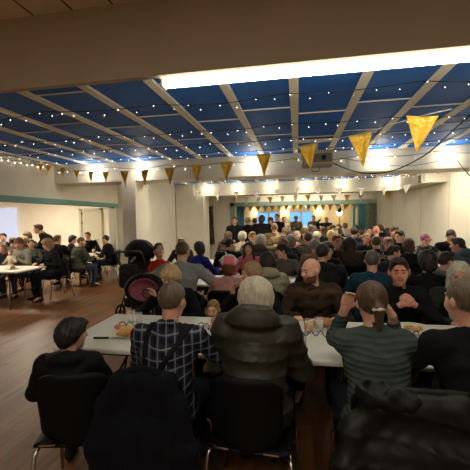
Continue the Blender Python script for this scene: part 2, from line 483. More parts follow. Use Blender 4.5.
            base((.084, .105, .099)); faceclip(.06, -.085); HE(G, (0, -.10, .07), (.04, .04, .038), .01)
        elif st == 'mop': base((.098, .112, .11)); HE(G, (0, -.06, -.04), (.085, .06, .085), .03); HE(G, (0, .055, .07), (.075, .05, .04), .02); faceclip(.035, -.14)
        elif st == 'beanie': base((.090, .108, .104)); HE(G, (0, -.02, .03), (.088, .11, .112), .02); faceclip(.035, -.03)
        elif st == 'cap':
            base((.086, .106, .10)); faceclip(.045, -.01); HE(G, (0, .10, .048), (.07, .075, .012), .012)
        G.cut((0, 0, 1), hc[2]-.42)
        if st not in ('beanie', 'cap'):
            amp = {'curly': .0085, 'mop': .006, 'full': .006, 'bob': .0055, 'long': .005, 'thin': .002, 'crop': .002}.get(st, .004)
            def dh(X, Y, Z):
                x, y, z = X-hc[0], Y-hc[1], Z-hc[2]
                if st == 'curly': return amp*(np.sin(x*170+z*60)*np.sin(y*150+2)*np.sin(z*160+x*40))
                a = np.arctan2(x, y+.001); return amp*(np.sin(a*13+z*22+1.3*np.sin(z*31))*.5+np.sin(a*29-z*17)*.3+.7*np.sin(x*71+z*40)*np.sin(y*63-z*58+1))
            G.disp(dh)
        out['hair' if st not in ('beanie', 'cap') else 'hat'] = G.mesh('hair')
        if st in ('beanie', 'cap'):
            G = Field(hc-np.array([.2, .22, .2])*hs, hc+np.array([.2, .2, .2])*hs, h)
            G.ell(H((0, -.014, .02)), np.array((.081, .101, .094))*hs, RH, .01); faceclip_n = RH@np.array([0, -.8, 1]); G.cut(faceclip_n, faceclip_n@hc-.02*hs); 
            G.cut(-(RH@np.array([0, -.5, 1])), -((RH@np.array([0, -.5, 1]))@hc+.03*hs)); out['hair'] = G.mesh('hair')
    # --- upper garment
    tp = P['top']; o = {'tshirt': .006, 'sweater': .014, 'shirt': .010, 'hoodie': .018, 'jacket': .022, 'puffer': .034, 'coat': .03}[tp]
    lo2 = np.array([lo[0], lo[1], pel[2]-.13]); F = Field(lo2, hi, h)
    torso(F, o)
    if seat: F.ell(pel+np.array([0, .03, .02]), (.175*f+o, .14*f+o, .10+o), None, .04)
    else: F.ell(pel+np.array([0, 0, -.0]), (.165*f+o, .125*f+o, .12+o), None, .04)
    sl = .15 if tp == 'tshirt' else P['sleeve']
    for s_ in (-1, 1):
        if tp == 'tshirt':
            F.cone(sh[s_], sh[s_]+(el[s_]-sh[s_])*.72, .060*(.6+.4*f), .058*(.6+.4*f), .03)
        else: arm(F, s_, o*.8, sl*.97)
    if tp in ('hoodie', 'puffer', 'coat') and P.get('hood', 1):
        q = 1.25 if tp == 'puffer' else 1
        F.ell(nb-fr*.085*q+up*(.015 if q == 1 else .035), (.125*q, .065*q, .062*q), RB, .03); 
        for s_ in (-1, 1): F.cone(nb-fr*.05+lat*.09*s_+up*.02, nb+fr*.05+lat*.05*s_-up*.02, .045*q, .03*q, .03)
    elif tp in ('shirt', 'jacket'):
        for s_ in (-1, 1): F.cone(nb-fr*.055+lat*.03*s_+up*.045, nb+fr*.05+lat*.05*s_+up*.005, .022, .018, .02)
        F.cone(nb-fr*.06+lat*.04+up*.045, nb-fr*.06-lat*.04+up*.045, .022, .022, .02)
    else:
        F.cone(nb-up*.05, nb+up*.035, .08, .066, .02)
    # neck opening
    F.cone(nb+up*.02, hc+RH@np.array([0, .0, -.03])*hs, .0585, .062, .006, 'sub')
    fd = P['fold']*(1.6 if tp in ('puffer', 'coat', 'jacket') else 1)
    def cf(X, Y, Z):
        w = Z+.25*Y+.02*np.sin(X*23+Y*11)
        a = fd*(.3*np.sin(X*47+Z*71+2*np.sin(Y*9+Z*13))*np.sin(Z*53-Y*37)+.5*np.sin(w*58+1.5*np.sin(X*15))*np.sin(X*19+Z*7+1)+.5*np.sin(X*41+Z*21)*np.sin(Y*33-Z*15))
        if tp == 'puffer':
            ph = (Z+.012*np.sin(X*6+1)+.10*X*X)*PI/.092+.8; q = np.abs(np.sin(ph)); a = a*.16+.013*(np.sqrt(q)-.75)+.0022*np.sin(X*95+2.5*np.sin(Z*60)+Y*40)*(1-q)
        return a
    F.disp(cf)
    F.cut((0, 0, 1), pel[2]-(.10 if seat else .11))
    out['top'] = F.mesh('top')
    # --- trousers
    F = Field((lo[0], lo[1], 0), (hi[0], hi[1], pel[2]+.12), h*1.15)
    F.ell(pel, (.158*f, .118*f, .105), None, .03); legs(F, .010); F.cut((0, 0, 1), .10)
    F.disp(lambda X, Y, Z: .004*np.sin(Z*55+X*20)*np.sin(Y*35+1))
    out['trousers'] = F.mesh('trousers')
    for s_ in (-1, 1):
        G = MB(); a = ank[s_]
        F = Field(a-np.array([.08, .12, .09]), a+np.array([.09, .26, .06]), max(h, .01))
        F.cone(a+np.array([0, -.03, -.055]), a+np.array([.015*s_, .13, -.058]), .036, .034, .02); F.cone(a+np.array([0, -.01, 0]), a+np.array([0, 0, -.05]), .042, .042, .03)
        F.cone(a+np.array([0, .04, -.03]), a+np.array([.01, .1, -.05]), .036, .03, .03); F.cut((0, 0, 1), .004); F.cut((0, 0, -1), -.135)
        out['shoe%d' % s_] = F.mesh('shoe')
    J.update(hc=hc, RH=RH, nb=nb, up=up, fr=fr, lat=lat, sh=sh, el=el, W=W, chest=chest, waist=waist, pel=pel, RB=RB, f=f, hs=hs, torso=torso, arm=arm, h=h, lo=lo, hi=hi)
    out['J'] = J
    e = {'none': .094, 'bob': .113, 'curly': .115, 'full': .11, 'mop': .115}.get(st, .104)
    J['top'] = hc+RH@np.array([0, -.01, .02+e-.004])*hs
    return out

SKIN = {}
def skin(k):
    t = {'pale': ((226, 188, 166), (214, 166, 142)), 'pink': ((222, 174, 150), (208, 148, 126)), 'tan': ((180, 132, 104), (165, 112, 88)), 'red': ((212, 152, 128), (196, 126, 104))}[k]
    return mat('skin_'+k, t[0], .5, kind='skin', rgb2=t[1])
LIP = mat('lips', (160, 90, 82), .5); EYE = mat('eye_dark', (38, 28, 24), .3)
HAIRC = {'black': ((20, 17, 16), (32, 28, 25)), 'darkbrown': ((34, 25, 20), (50, 37, 29)), 'brown': ((72, 52, 37), (98, 73, 52)), 'light': ((130, 102, 70), (160, 128, 90)),
         'blond': ((176, 146, 98), (200, 172, 122)), 'white': ((205, 198, 178), (170, 162, 140)), 'grey': ((120, 114, 104), (150, 144, 132)), 'saltpepper': ((78, 72, 64), (110, 102, 92)), 'auburn': ((96, 50, 32), (120, 66, 42)), 'greybrown': ((84, 70, 55), (112, 98, 80))}
def hairm(k): return mat('hair_'+k, HAIRC[k][0], .55, kind='hair', rgb2=HAIRC[k][1])
def cloth(name, rgb, kind='noise', bump=.15, rough=.9, **kw):
    kw.setdefault('scale', 60); kw.setdefault('rgb2', tuple(v*.86 for v in rgb))
    return mat('cloth_'+name, rgb, rough, kind=kind, bump=bump, **kw)
GNAME = {'tshirt': 'tshirt', 'sweater': 'sweater', 'shirt': 'shirt', 'hoodie': 'hoodie', 'jacket': 'jacket', 'puffer': 'padded_jacket', 'coat': 'coat'}
def place_person(B, loc, rz, label, hair, top, sk='pink', trousers=None, tname='sweater', s=1, group=None, shoes=True, hat=None, brow=None, beardm=None, base=None):
    r = thing('person', loc, rz, label, 'person', group, s)
    hm = hairm(hair); bm_ = brow or hm
    link('body', B['body'], r, [skin(sk), EYE, LIP, beardm or bm_][:max(1, len(B['body'].materials))])
    if 'hair' in B: link('hair', B['hair'], r, hm)
    if 'hat' in B: link('hat', B['hat'], r, hat)
    link(tname, B['top'], r, top)
    link('trousers', B['trousers'], r, trousers or cloth('dark_denim', (36, 38, 46)))
    if shoes:
        for k in ('shoe-1', 'shoe1'): link('shoe', B[k], r, cloth('shoe_black', (24, 22, 22), rough=.6))
    return r
def seat_at(B, px, py, Y, rz, zt=None, **kw):
    """puts the crown of the head where px,py at depth Y lies; size follows the height seen there"""
    x, y, z = ray_at(px, py, Y); t = B['J']['top']; s = (z if zt is None else zt)/t[2]
    c, sn = math.cos(rz), math.sin(rz)
    ox, oy = (c*t[0]-sn*t[1])*s, (sn*t[0]+c*t[1])*s
    B['last_s'] = s
    print('SCALE %.3f at %.2f %.2f  %s' % (s, x-ox, y-oy, kw.get('label', '')[:50]))
    return place_person(B, (x-ox, y-oy, 0), rz, s=s, **kw)
exec_parts = []
# ================================================================== the setting
CREAM = mat('wall_cream', (243, 238, 220), .8, kind='noise', rgb2=(238, 232, 213), scale=2)
CREAMD = mat('wall_beige', (214, 202, 176), .8, kind='noise', rgb2=(198, 183, 150), scale=2)
BLUE = mat('ceiling_blue', (24, 116, 216), .6, kind='noise', rgb2=(20, 108, 206), scale=3)
RAIL = mat('rail_cream', (250, 244, 230), .6); TEAL = mat('teal_paint', (122, 172, 164), .6)
BROWN = mat('bulkhead_plaster', (196, 182, 160), .85, kind='noise', rgb2=(190, 176, 154), scale=3)
WHITE = mat('white_paint', (226, 222, 206), .6); BLACK = mat('black_plastic', (20, 20, 22), .45)
CHROME = mat('chrome', (200, 200, 200), .25, 1); DARKMETAL = mat('dark_metal', (50, 50, 52), .4, .8)
FLOOR = mat('floor_wood', (142, 94, 54), .42, kind='floor', rgb2=(82, 52, 29))
def slab(name, lo, hi, m, bev=0): return struct(name, MB().box(lo, hi, bev).done(), m)
CZ = 2.83
slab('floor', (-12, -4, -.1), (5.5, 20, 0), FLOOR)
slab('ceiling', (-5.3, 2.25, CZ), (4, 12.5, CZ+.1), BLUE)
slab('ceiling', (-5.3, -4, 3.09), (4, 2.2, 3.19), mat('near_ceiling_tiles', (236, 220, 196), .9, kind='tiles', rgb2=(90, 78, 64)))
slab('ceiling', (-5.3, 12.5, CZ), (6, 20, CZ+.1), CREAM)
slab('ceiling', (-12.1, -4, 2.62), (-5.3, 11.6, 2.72), CREAM)
# bulkhead above the camera's end of the hall
slab('wall_bulkhead', (-5.0, 2.2, 2.60), (3.45, 2.25, 3.12), BROWN)
# longitudinal rails and cross bars of the blue ceiling
n = 1
for k in range(-8, 6):
    x = -.02+.6*k
    if x > 3.4: continue
    slab('trim_%d' % n, (x-.042, 2.26, CZ-.022), (x+.042, 11.4, CZ+.002), RAIL, .004); n += 1
    mb = MB(); y = 2.9 if k % 2 else 3.8
    if k % 3 == 1: y -= .05
    while y < 11.3:
        if not 6.4 < y < 7.15: mb.box((x-.60+.042, y-.007, CZ-.012), (x-.042, y+.007, CZ+.002))
        y += 1.2
    struct('trim_%d' % n, mb.done(), RAIL); n += 1
def beam(y0, y1, x0, x1, zb):
    global n
    mb = MB(); mb.box((x0, y0+.008, zb), (x1, y1, CZ)); hgt = (CZ-zb)/3
    for i in range(3): mb.box((x0, y0, zb+i*hgt+.004), (x1, y0+.02, zb+(i+1)*hgt-.004), .003)
    struct('trim_%d' % n, mb.done(), CREAM); n += 1
beam(6.5, 7.1, -5.0, 3.45, 2.435)
beam(11.4, 12.0, -4.1, 3.45, 2.42)
# left side
slab('wall_left', (-5.2, 2.2, 2.125), (-5.0, 9.1, CZ), CREAM)
slab('wall_left', (-5.2, -4, 0), (-5.0, 2.2, 3.09), CREAMD)
slab('trim_60', (-5.22, 2.2, 2.02), (-4.985, 9.1, 2.125), TEAL, .006)
slab('wall_column', (-3.48, 6.49, 0), (-3.19, 7.1, 2.44), CREAM)
slab('baseboard_column', (-3.50, 6.465, 0), (-3.175, 7.12, .09), WHITE, .006)
slab('wall_left', (-5.2, 9.1, 0), (-4.1, 9.2, CZ), CREAM)
slab('wall_left', (-4.2, 9.2, 0), (-4.1, 11.3, CZ), CREAM)
slab('wall_left', (-4.1, 11.35, 0), (-3.45, 11.5, CZ), CREAM)
slab('wall_column', (-3.45, 11.28, 0), (-3.1, 12.0, 2.42), CREAM)
slab('wall_left', (-4.3, 12.0, 0), (-4.2, 13.5, CZ), CREAM)
# annex on the left
slab('wall_annex_back', (-12.1, 10.5, 0), (-5.2, 10.6, 2.62), CREAM)
slab('wall_annex_left', (-12.1, -4, 0), (-12.0, 10.5, 2.62), CREAM)
slab('wall_annex_side', (-5.2, 9.2, 0), (-5.1, 10.5, 2.62), CREAM)
slab('trim_61', (-5.26, 9.02, .0), (-5.06, 9.12, 2.02), WHITE)
slab('wall_annex_front', (-12, -4.1, 0), (-5.2, -4.0, 2.7), CREAM)
# right side, back of the camera
slab('wall_right', (3.45, -4, 0), (3.55, 13.5, 3.2), CREAM)
for i, y in enumerate((8.75, 10.6)):
    slab('trim_%d' % (62+i), (3.444, y-.006, 0), (3.451, y+.006, CZ), CREAMD)
slab('trim_64', (3.0, 8.9, 2.42), (3.45, 11.4, CZ), CREAM)
slab('wall_back', (-5.2, -4.1, 0), (3.55, -4.0, 3.2), CREAMD)
# proscenium: teal framed opening to the far hall
X0, X1, YP = -2.5, 2.78, 13.5
slab('wall_stage', (-4.2, YP, 0), (X0, YP+.15, CZ), CREAM)
slab('wall_stage', (X1, YP, 0), (3.45, YP+.15, CZ), CREAM)
slab('wall_stage', (X0, YP, 2.27), (X1, YP+.15, CZ), CREAM)
STEAL = mat('stage_teal', (138, 164, 150), .6)
slab('trim_65', (X0-.12, YP-.04, 0), (X0+.05, YP+.2, 2.27), STEAL, .005)
slab('trim_66', (X0-.12, YP-.04, 2.12), (X1+.1, YP+.2, 2.27), STEAL, .005)
slab('trim_67', (X1-.0, YP-.04, 0), (X1+.1, YP+.2, 2.12), STEAL, .005)
slab('wall_far', (-5, 19, 0), (6, 19.1, CZ), CREAM)
slab('wall_far_left', (-4.1, YP+.15, 0), (-4.0, 19, CZ), CREAM)
slab('wall_far_right', (4.6, YP+.15, 0), (4.7, 19, CZ), CREAM)
slab('wall_far', (2.45, 16.2, 0), (2.55, 16.5, 2.4), mat('pale_teal', (150, 196, 200), .8))
def curtain(x0, x1, y, label, m, loc_name='curtain'):
    mb = MB(); N_ = 40; pts = []
    poly = [(x0+(x1-x0)*i/N_, y+.035*math.sin(i*1.35)) for i in range(N_+1)]
    poly += [(a, b+.012) for a, b in poly[::-1]]
    o = link('curtain', mb.prism(poly, .03, 2.12, 'z').done(), None, m); tag(o, label, 'curtain'); return o
curtain(2.46, 2.84, 13.38, 'grey and white striped curtain hanging at the right end of the far teal opening', mat('curtain_grey', (170, 178, 160), .9, kind='noise', rgb2=(90, 104, 90), scale=25))
curtain(2.20, 2.46, 13.40, 'pale turquoise curtain hanging just left of the striped one', mat('curtain_teal', (112, 178, 190), .9, kind='noise', rgb2=(100, 166, 178), scale=8))
curtain(-2.42, -2.12, 13.8, 'narrow turquoise curtain at the left end of the far opening', mat('curtain_teal', (112, 178, 190), .9))
# windows in the far wall
SKYB = mat('window_daylight', (84, 140, 205), kind='emit', emit=.9)
for i, (xa, xb, pan) in enumerate(((-2.15, -.95, 2), (-.38, .78, 2))):
    fr_ = struct('window_%d' % (i+1), MB().box((xa-.06, 18.93, 1.12), (xb+.06, 19.0, 1.18), .005).box((xa-.06, 18.93, 1.92), (xb+.06, 19.0, 1.98), .005).box((xa-.06, 18.93, 1.18), (xa, 19, 1.92)).box((xb, 18.93, 1.18), (xb+.06, 19, 1.92)).box(((xa+xb)/2-.05, 18.93, 1.18), ((xa+xb)/2+.05, 19, 1.92)).done(), WHITE)
    w = link('window_pane', MB().box((xa, 18.985, 1.18), (xb, 18.995, 1.92)).done(), fr_, SKYB)
# annex door, narrow grey panel, lit screen
d = struct('door_1', MB().box((-7.16, 10.42, 0), (-7.08, 10.5, 2.06)).box((-6.42, 10.42, 0), (-6.34, 10.5, 2.06)).box((-7.16, 10.42, 2.0), (-6.34, 10.5, 2.07)).box((-7.08, 10.46, 0), (-6.42, 10.495, 2.0), .004).done(), mat('door_cream', (206, 200, 176), .6))
for z in (1.55, 1.85, .25): link('hinge', MB().box((-7.085, 10.44, z), (-7.06, 10.465, z+.09)).done(), d, DARKMETAL)
link('door_handle', MB().tube([(-6.5, 10.46, 1.02), (-6.5, 10.41, 1.02), (-6.6, 10.40, 1.02)], .01).done(), d, DARKMETAL)
o = link('projection_screen', MB().box((-.4, -.02, -.62), (2.0, .02, .9)).done(), None, mat('screen_light', (120, 140, 205), kind='screen', rgb2=(200, 200, 205), emit=.42)); o.location = (-11.55, 10.42, 1.25)
tag(o, 'bluish lit projection screen on the annex back wall at the left edge', 'screen')
o = link('notice_board', MB().box((-5.98, 10.44, 1.02), (-5.62, 10.49, 2.0), .01).done(), None, mat('board_grey', (120, 132, 140), .8)); tag(o, 'narrow blue-grey board on the annex wall beside the column', 'board')
# tall dark hanging in the far left corner
th = thing('wall_hanging', (-3.42, 13.42, 0), 0, 'tall narrow dark patterned hanging on the cream wall left of the standing man', 'hanging')
link('cloth', MB().prism([(-.12+.0*0, .62), (.16, .62), (.13, 1.3), (.10, 2.12), (-.14, 2.12), (-.13, 1.3)], -.01, .02).done(), th, mat('hanging_dark', (40, 34, 34), .8, kind='noise', rgb2=(120, 100, 84), scale=9))
link('rod', MB().tube([(-.18, .0, 2.13), (.16, .0, 2.13)], .015).done(), th, DARKMETAL)
o = link('wall_speaker', MB().box((1.86, 16.6, 1.82), (2.0, 16.8, 2.2), .02).done(), None, BLACK)
o.parent = None; tag(o, 'small black loudspeaker hung high in the far hall', 'speaker')
o = link('speaker_bracket', MB().tube([(1.93, 16.7, 2.19), (1.93, 16.7, CZ)], .015).done(), None, DARKMETAL); tag(o, 'thin rod holding the far black loudspeaker from the ceiling', 'bracket')
t = thing('wall_vent', (3.0, 9.25, 2.52), 0, 'small square grey vent on the boxed ledge by the right wall', 'vent')
link('frame', MB().box((-.02, -.11, -.09), (0.0, .11, .12), .004).done(), t, CREAM)
mb = MB()
for i in range(6): mb.box((-.03, -.09, -.075+i*.031), (-.02, .09, -.055+i*.031))
link('grille', mb.done(), t, mat('vent_grey', (110, 100, 84), .7))

# ------------------------------------------------------------------ lamps
GLOBE = mat('globe_glow', (255, 243, 220), kind='emit', emit=11.0)
def globe(x, y, z, label, r=.075, m=GLOBE):
    t = thing('globe_lamp', (x, y, z), 0, label, 'lamp', None)
    link('globe', MB().sphere((0, 0, 0), r, 20).done(), t, m)
    link('base', MB().tube([(0, .165, 0), (0, r*.7, 0)], .035, 12).done(), t, WHITE); return t
near = [(-4.04, 'leftmost round wall lamp on the near beam, behind a gold pennant'), (-3.01, 'round wall lamp on the near beam above the column'), (-1.92, 'round wall lamp on the near beam between two gold pennants, second right of the column'),
        (-.8, 'round glowing lamp on the near beam left of the projector'), (.30, 'round lamp on the near beam hidden partly behind the projector'), (1.42, 'round glowing lamp on the near beam right of the large pennant'), (2.53, 'rightmost round glowing lamp on the near beam')]
for x, lb in near:
    if x in (-1.92, .30): continue
    globe(x, 6.34, 2.605, lb)
FG = mat('globe_glow_far', (255, 238, 202), kind='emit', emit=10.0)
for x, lb in ((-2.95, 'leftmost small globe lamp on the second beam'), (-1.95, 'small globe lamp on the second beam above the standing man in black'), (-.85, 'small globe lamp on the second beam left of centre'), (.28, 'small globe lamp on the second beam under the projector'), (1.4, 'small globe lamp on the second beam right of centre'), (2.75, 'rightmost small globe lamp on the second beam near the vent')):
    globe(x, 11.22, 2.62, lb, .075, FG)
WG = mat('sconce_glow', (255, 220, 150), kind='emit', emit=7)
for x, y, lb in ((-2.3, 18.9, 'wall lamp in the far hall at the left, before the first window'), (-.66, 18.9, 'wall lamp in the far hall between the two windows'), (1.15, 18.9, 'wall lamp in the far hall just right of the second window')):
    t = thing('wall_lamp', (x, y, 1.9), 0, lb, 'lamp')
    link('shade', MB().lathe([(.05, -.08), (.14, .06), (.13, .06), (.04, -.06)], n=20).done(), t, WG)
    link('bracket', MB().tube([(0, .09, -.1), (0, 0, -.08)], .015).done(), t, WHITE)
t = thing('floor_lamp', (2.1, 18.2, 0), 0, 'slim standing lamp with small cone shade in the far hall on the right', 'lamp')
link('pole', MB().tube([(0, 0, .02), (0, 0, 1.75)], .02).done(), t, DARKMETAL)
link('base', MB().lathe([(0, .03), (.14, .02), (.15, 0), (0, 0)]).done(), t, DARKMETAL); link('lamp_shade', MB().lathe([(.08, 1.7), (.16, 1.9), (.15, 1.9), (.07, 1.71)]).done(), t, WG)
# fluorescent fitting under the bulkhead
t = thing('tube_light', (0, 2.30, 2.585), 0, 'long pale fluorescent tube light fixed along the lower edge of the brown bulkhead', 'light')
link('housing', MB().box((-.895, -.03, .032), (1.75, .03, .05), .006).done(), t, WHITE)
link('diffuser', MB().box((-.885, -.037, -.028), (1.74, .037, .034), .015).done(), t, mat('tube_glow', (255, 247, 220), kind='emit', emit=8))
for x in (-.895, 1.75): link('end_cap', MB().box((x-.008, -.042, -.034), (x+.008, .042, .047), .004).done(), t, WHITE)
def panel_light(x, y, z, w, d, e, label, col=(255, 241, 216)):
    t = thing('unseen_ceiling_light', (x, y, z), 0, label, 'light')
    link('frame', MB().box((-w/2-.03, -d/2-.03, -.03), (w/2+.03, d/2+.03, 0), .004).done(), t, WHITE)
    link('diffuser', MB().box((-w/2, -d/2, -.036), (w/2, d/2, -.028)).done(), t, mat('panel_%g' % e, col, kind='emit', emit=e))
panel_light(-7.2, 5.0, 2.62, 1.2, .6, 17, 'ceiling light over the front of the left annex')
panel_light(-7.6, 8.6, 2.62, 1.2, .6, 18, 'ceiling light over the back of the left annex')
panel_light(-10.0, 7.0, 2.62, 1.2, .6, 16.5, 'ceiling light deep in the left annex')
panel_light(0.2, 16.3, CZ, 2.4, .8, 5, 'ceiling light in the far hall beyond the teal opening')
for x_, lb in ((-2.4, 'added fill light hidden behind the near beam on the left'), (.2, 'added fill light hidden behind the near beam in the middle'), (2.3, 'added fill light hidden behind the near beam on the right')): panel_light(x_, 8.1, CZ, 1.2, .5, 11, lb)  # invented fill panels, hidden by the beam, to brighten walls and crowd
panel_light(0.2, 12.75, CZ, 3.0, .4, 5.5, 'added fill light on the ceiling just before the teal opening')  # unseen fill panel added to raise the brightness of this bay
panel_light(-.6, -1.2, 3.09, 2.4, 1.2, 3.1, 'added fill light on the ceiling behind the camera', (255, 246, 232))  # fill added out of view to lift the bulkhead and the diners' backs
W_ = bpy.data.worlds.new('world'); S.world = W_; W_.use_nodes = True
W_.node_tree.nodes['Background'].inputs[0].default_value = (.8, .7, .55, 1); W_.node_tree.nodes['Background'].inputs[1].default_value = .05

# fairy lights
BULB = mat('fairy_bulb', (255, 236, 214), kind='emit', emit=5.0); WIRE = mat('wire_dark', (30, 28, 26), .6)
def sag(x, xs, amp):
    for a, b in zip(xs, xs[1:]):
        if a <= x <= b: t = (x-a)/(b-a); return -4*amp*t*(1-t)
    return 0
def fairy(x0, x1, y, z, step, r, label, slope=0, seg=1.2, amp=.035, m=BULB, maxn=100):
    t = thing('fairy_lights', (0, 0, 0), 0, label, 'string lights', 'fairy light strings under the ceiling')
    xs = [x0+i*seg for i in range(int((x1-x0)/seg)+2)]
    P_ = lambda x: (x, y+slope*(x-x0)+.04*math.sin(x*2.1+y), z+sag(x, xs, amp))
    mb = MB(); N_ = int((x1-x0)/.12); mb.tube([P_(x0+(x1-x0)*i/N_) for i in range(N_+1)], .004, 4); link('wire', mb.done(), t, WIRE)
    me = MB().sphere((0, 0, 0), r, 6).done('bulb'); me.materials.append(m)
    x = x0+.05; k = 0
    while x < x1 and k < maxn:
        p = P_(x); o = bpy.data.objects.new('bulb', me); COL.objects.link(o); o.parent = t; o.location = (p[0], p[1], p[2]-(.012 if k % 2 else .045)+random.uniform(-.01, .01)); k += 1
        x += step*random.uniform(.65, 1.35)
    return t
for i, (y, lb) in enumerate(((3.25, 'nearest string of fairy lights crossing the blue ceiling'), (4.28, 'second nearest string of fairy lights across the blue ceiling'), (5.05, 'third string of fairy lights across the blue ceiling'), (5.75, 'fourth string of fairy lights across the blue ceiling, behind the projector mount'))):
    fairy(-4.95, 3.4, y, 2.785, .165, (.0034+.0005*i), lb, 0.0)
fairy(-4.9, 3.4, 6.44, 2.72, .26, .006, 'string of fairy lights along the face of the near beam', amp=.05)
fairy(-4.0, 3.3, 8.0, 2.77, .2, .006, 'string of fairy lights just behind the near beam'); fairy(-4.0, 3.0, 9.6, 2.77, .2, .007, 'string of fairy lights in the middle of the second bay')
fairy(.6, 3.3, 8.9, 2.66, .09, .006, 'dense clump of fairy lights near the vent on the right', amp=.06)
t = thing('fairy_lights', (-4.965, 3.0, 2.76), PI/2, 'string of fairy lights running along the top of the left wall', 'string lights', 'fairy light strings under the ceiling')
link('wire', MB().tube([(i*.12, -.0, -.02*math.sin(i*.9)**2) for i in range(29)], .004, 4).done(), t, WIRE)
me = MB().sphere((0, 0, 0), .008, 6).done('bulb'); me.materials.append(BULB)
for k in range(24):
    o = bpy.data.objects.new('bulb', me); COL.objects.link(o); o.parent = t; o.location = (.05+k*.14, -.012, -.03-.02*(k % 2))

# bunting
GOLD = mat('gold_foil', (246, 184, 40), .36, .3, kind='foil', rgb2=(250, 212, 96), scale=26)
GOLD2 = mat('gold_foil_dull', (236, 184, 70), .45, .2, kind='foil', rgb2=(220, 176, 84), scale=20)
PEN_W = mat('white_foil', (244, 242, 232), .5, 0, kind='foil', rgb2=(200, 196, 180), scale=20)
def pennant(w, hgt, m, t, p, rz, curl=.02, tilt=0):
    bm = bmesh.new(); NR = 8; rows = []
    for i in range(NR+1):
        v = i/NR; ww = w*(1-v)+.004; row = []
        for j in range(5):
            u = j/4-.5; row.append(bm.verts.new((u*ww, curl*math.sin(v*5+u*4)*(.3+v)+curl*.8*math.cos(u*5), -v*hgt)))
        rows.append(row)
    for A, B in zip(rows, rows[1:]):
        for j in range(4): f = bm.faces.new((A[j], A[j+1], B[j+1], B[j])); f.smooth = True
    me = bpy.data.meshes.new('pennant'); bm.to_mesh(me); bm.free()
    o = link('pennant', me, t, m); o.location = p; o.rotation_euler = (0, tilt, rz)
    sm = o.modifiers.new('thick', 'SOLIDIFY'); sm.thickness = .002
    return o
def bunting(pts, items, label, mats, cord=True, rad=.003):
    t = thing('bunting', (0, 0, 0), 0, label, 'bunting')
    link('cord', MB().tube(pts, rad, 5).done(), t, WHITE)
    for i, (p, w, hh, rz, tilt) in enumerate(items): pennant(w, hh, mats[i % len(mats)], t, p, rz, tilt=tilt)
    return t
pk = [((422, 116), .92, 2.82, 25, 33, .12), ((360, 134), 0, 3.35, 20, 31, -.1), ((307, 145), 0, 3.95, 16, 24, -.15), ((264, 154), 0, 4.5, 14, 22, 0), ((227, 162), 0, 4.95, 11, 18, .05), ((197, 165), 0, 5.3, 9, 19, 0), ((170, 168), 0, 5.6, 9, 16, 0), ((145, 170), 0, 5.85, 8, 17, 0), ((125, 171), 0, 6.05, 7.5, 16, 0),
      ((106, 172), 0, 6.12, 6, 11.5, 0), ((91, 171), 0, 6.2, 5.5, 12, 0), ((77, 170), 0, 6.25, 5, 11, 0), ((63, 167.5), 0, 6.3, 5, 11, 0), ((50, 165.5), 0, 6.2, 4.5, 10, .4), ((41, 163), 0, 6.0, 5, 12, 0)]
cordp = []; items = []
for q, _, Y, wpx, hpx, tl in pk:
    p = ray_at(q[0], q[1], Y); big = 1.28 if Y > 4.8 else 1.05
    items.append(((p[0], p[1], min(p[2], 2.78)), wpx*Y/FOC*big, hpx*Y/FOC*(1.1 if Y > 4.8 else 1), random.uniform(-.25, .25), tl)); cordp.append((p[0], p[1], min(p[2], 2.78)+.002))
e0 = ray_at(452, 109, 2.75); cordp = [(e0[0], e0[1], min(e0[2], CZ))]+cordp+[(-4.98, 5.6, 2.72)]
bunting(cordp, items, 'long string of shiny gold pennants sweeping across the hall below the blue ceiling', [GOLD])
def straight_bunting(x0, x1, y, z, nn, w, hh, label, mats, amp=.06):
    pts = [(x0+(x1-x0)*i/40, y, z-4*amp*((i % 20)/20)*(1-(i % 20)/20)) for i in range(41)]
    its = []
    for k in range(nn):
        u = (k+.5)/nn; i = u*40; its.append(((x0+(x1-x0)*u, y, z-4*amp*((i % 20)/20)*(1-(i % 20)/20)), w, hh, random.uniform(-.5, .5), random.uniform(-.1, .1)))
    bunting(pts, its, label, mats)
straight_bunting(-3.1, 3.3, 7.6, 2.50, 0, .2, .2, 'bare cord stretched behind the near beam', [PEN_W])
straight_bunting(-3.0, 3.0, 9.4, 2.44, 11, .17, .22, 'string of white pennants hanging in the second bay', [PEN_W])
straight_bunting(-2.9, 3.2, 12.3, 2.44, 14, .2, .24, 'string of white and gold pennants before the teal opening', [PEN_W, GOLD2, PEN_W])
straight_bunting(-2.3, 2.3, 14.2, 2.2, 16, .2, .26, 'string of gold and white pennants just past the teal opening', [GOLD2, PEN_W])
straight_bunting(-3.2, 3.6, 16.5, 2.3, 18, .2, .26, 'farthest string of white pennants in the far hall', [PEN_W, PEN_W, GOLD2])
# projector on its mount
p = ray_at(317, 159.5, 5.35)
t = thing('projector', (p[0], 5.35, p[2]), .0, 'boxy beige projector with dark round lens hung below the blue ceiling', 'projector')
TAUPE = mat('projector_beige', (186, 168, 146), .6)
link('case', MB().box((-.22, -.14, -.10), (.22, .22, .11), .012).done(), t, TAUPE)
link('face_plate', MB().box((-.165, -.15, -.06), (.20, -.138, .065), .004).done(), t, mat('projector_face', (120, 112, 108), .5))
link('lens', MB().lathe([(.0, .0), (.036, 0), (.036, .03), (.026, .034), (.024, .02), (0, .018)], n=24).done(), t, BLACK)
t.children[-1].location = (.085, -.15, .0); t.children[-1].rotation_euler = (PI/2, 0, 0)
link('post', MB().tube([(0, .05, .10), (0, .05, CZ-p[2]-.02)], .018).done(), t, WHITE)
link('cable', MB().tube([(.05, .1, -.1), (.03, .1, -.16), (-.05, .1, -.17), (-.1, .1, -.1)], .006).done(), t, BLACK)
slab('trim_70', (-.06, 5.34, CZ-.05), (.62, 5.44, CZ-.02), RAIL, .004)
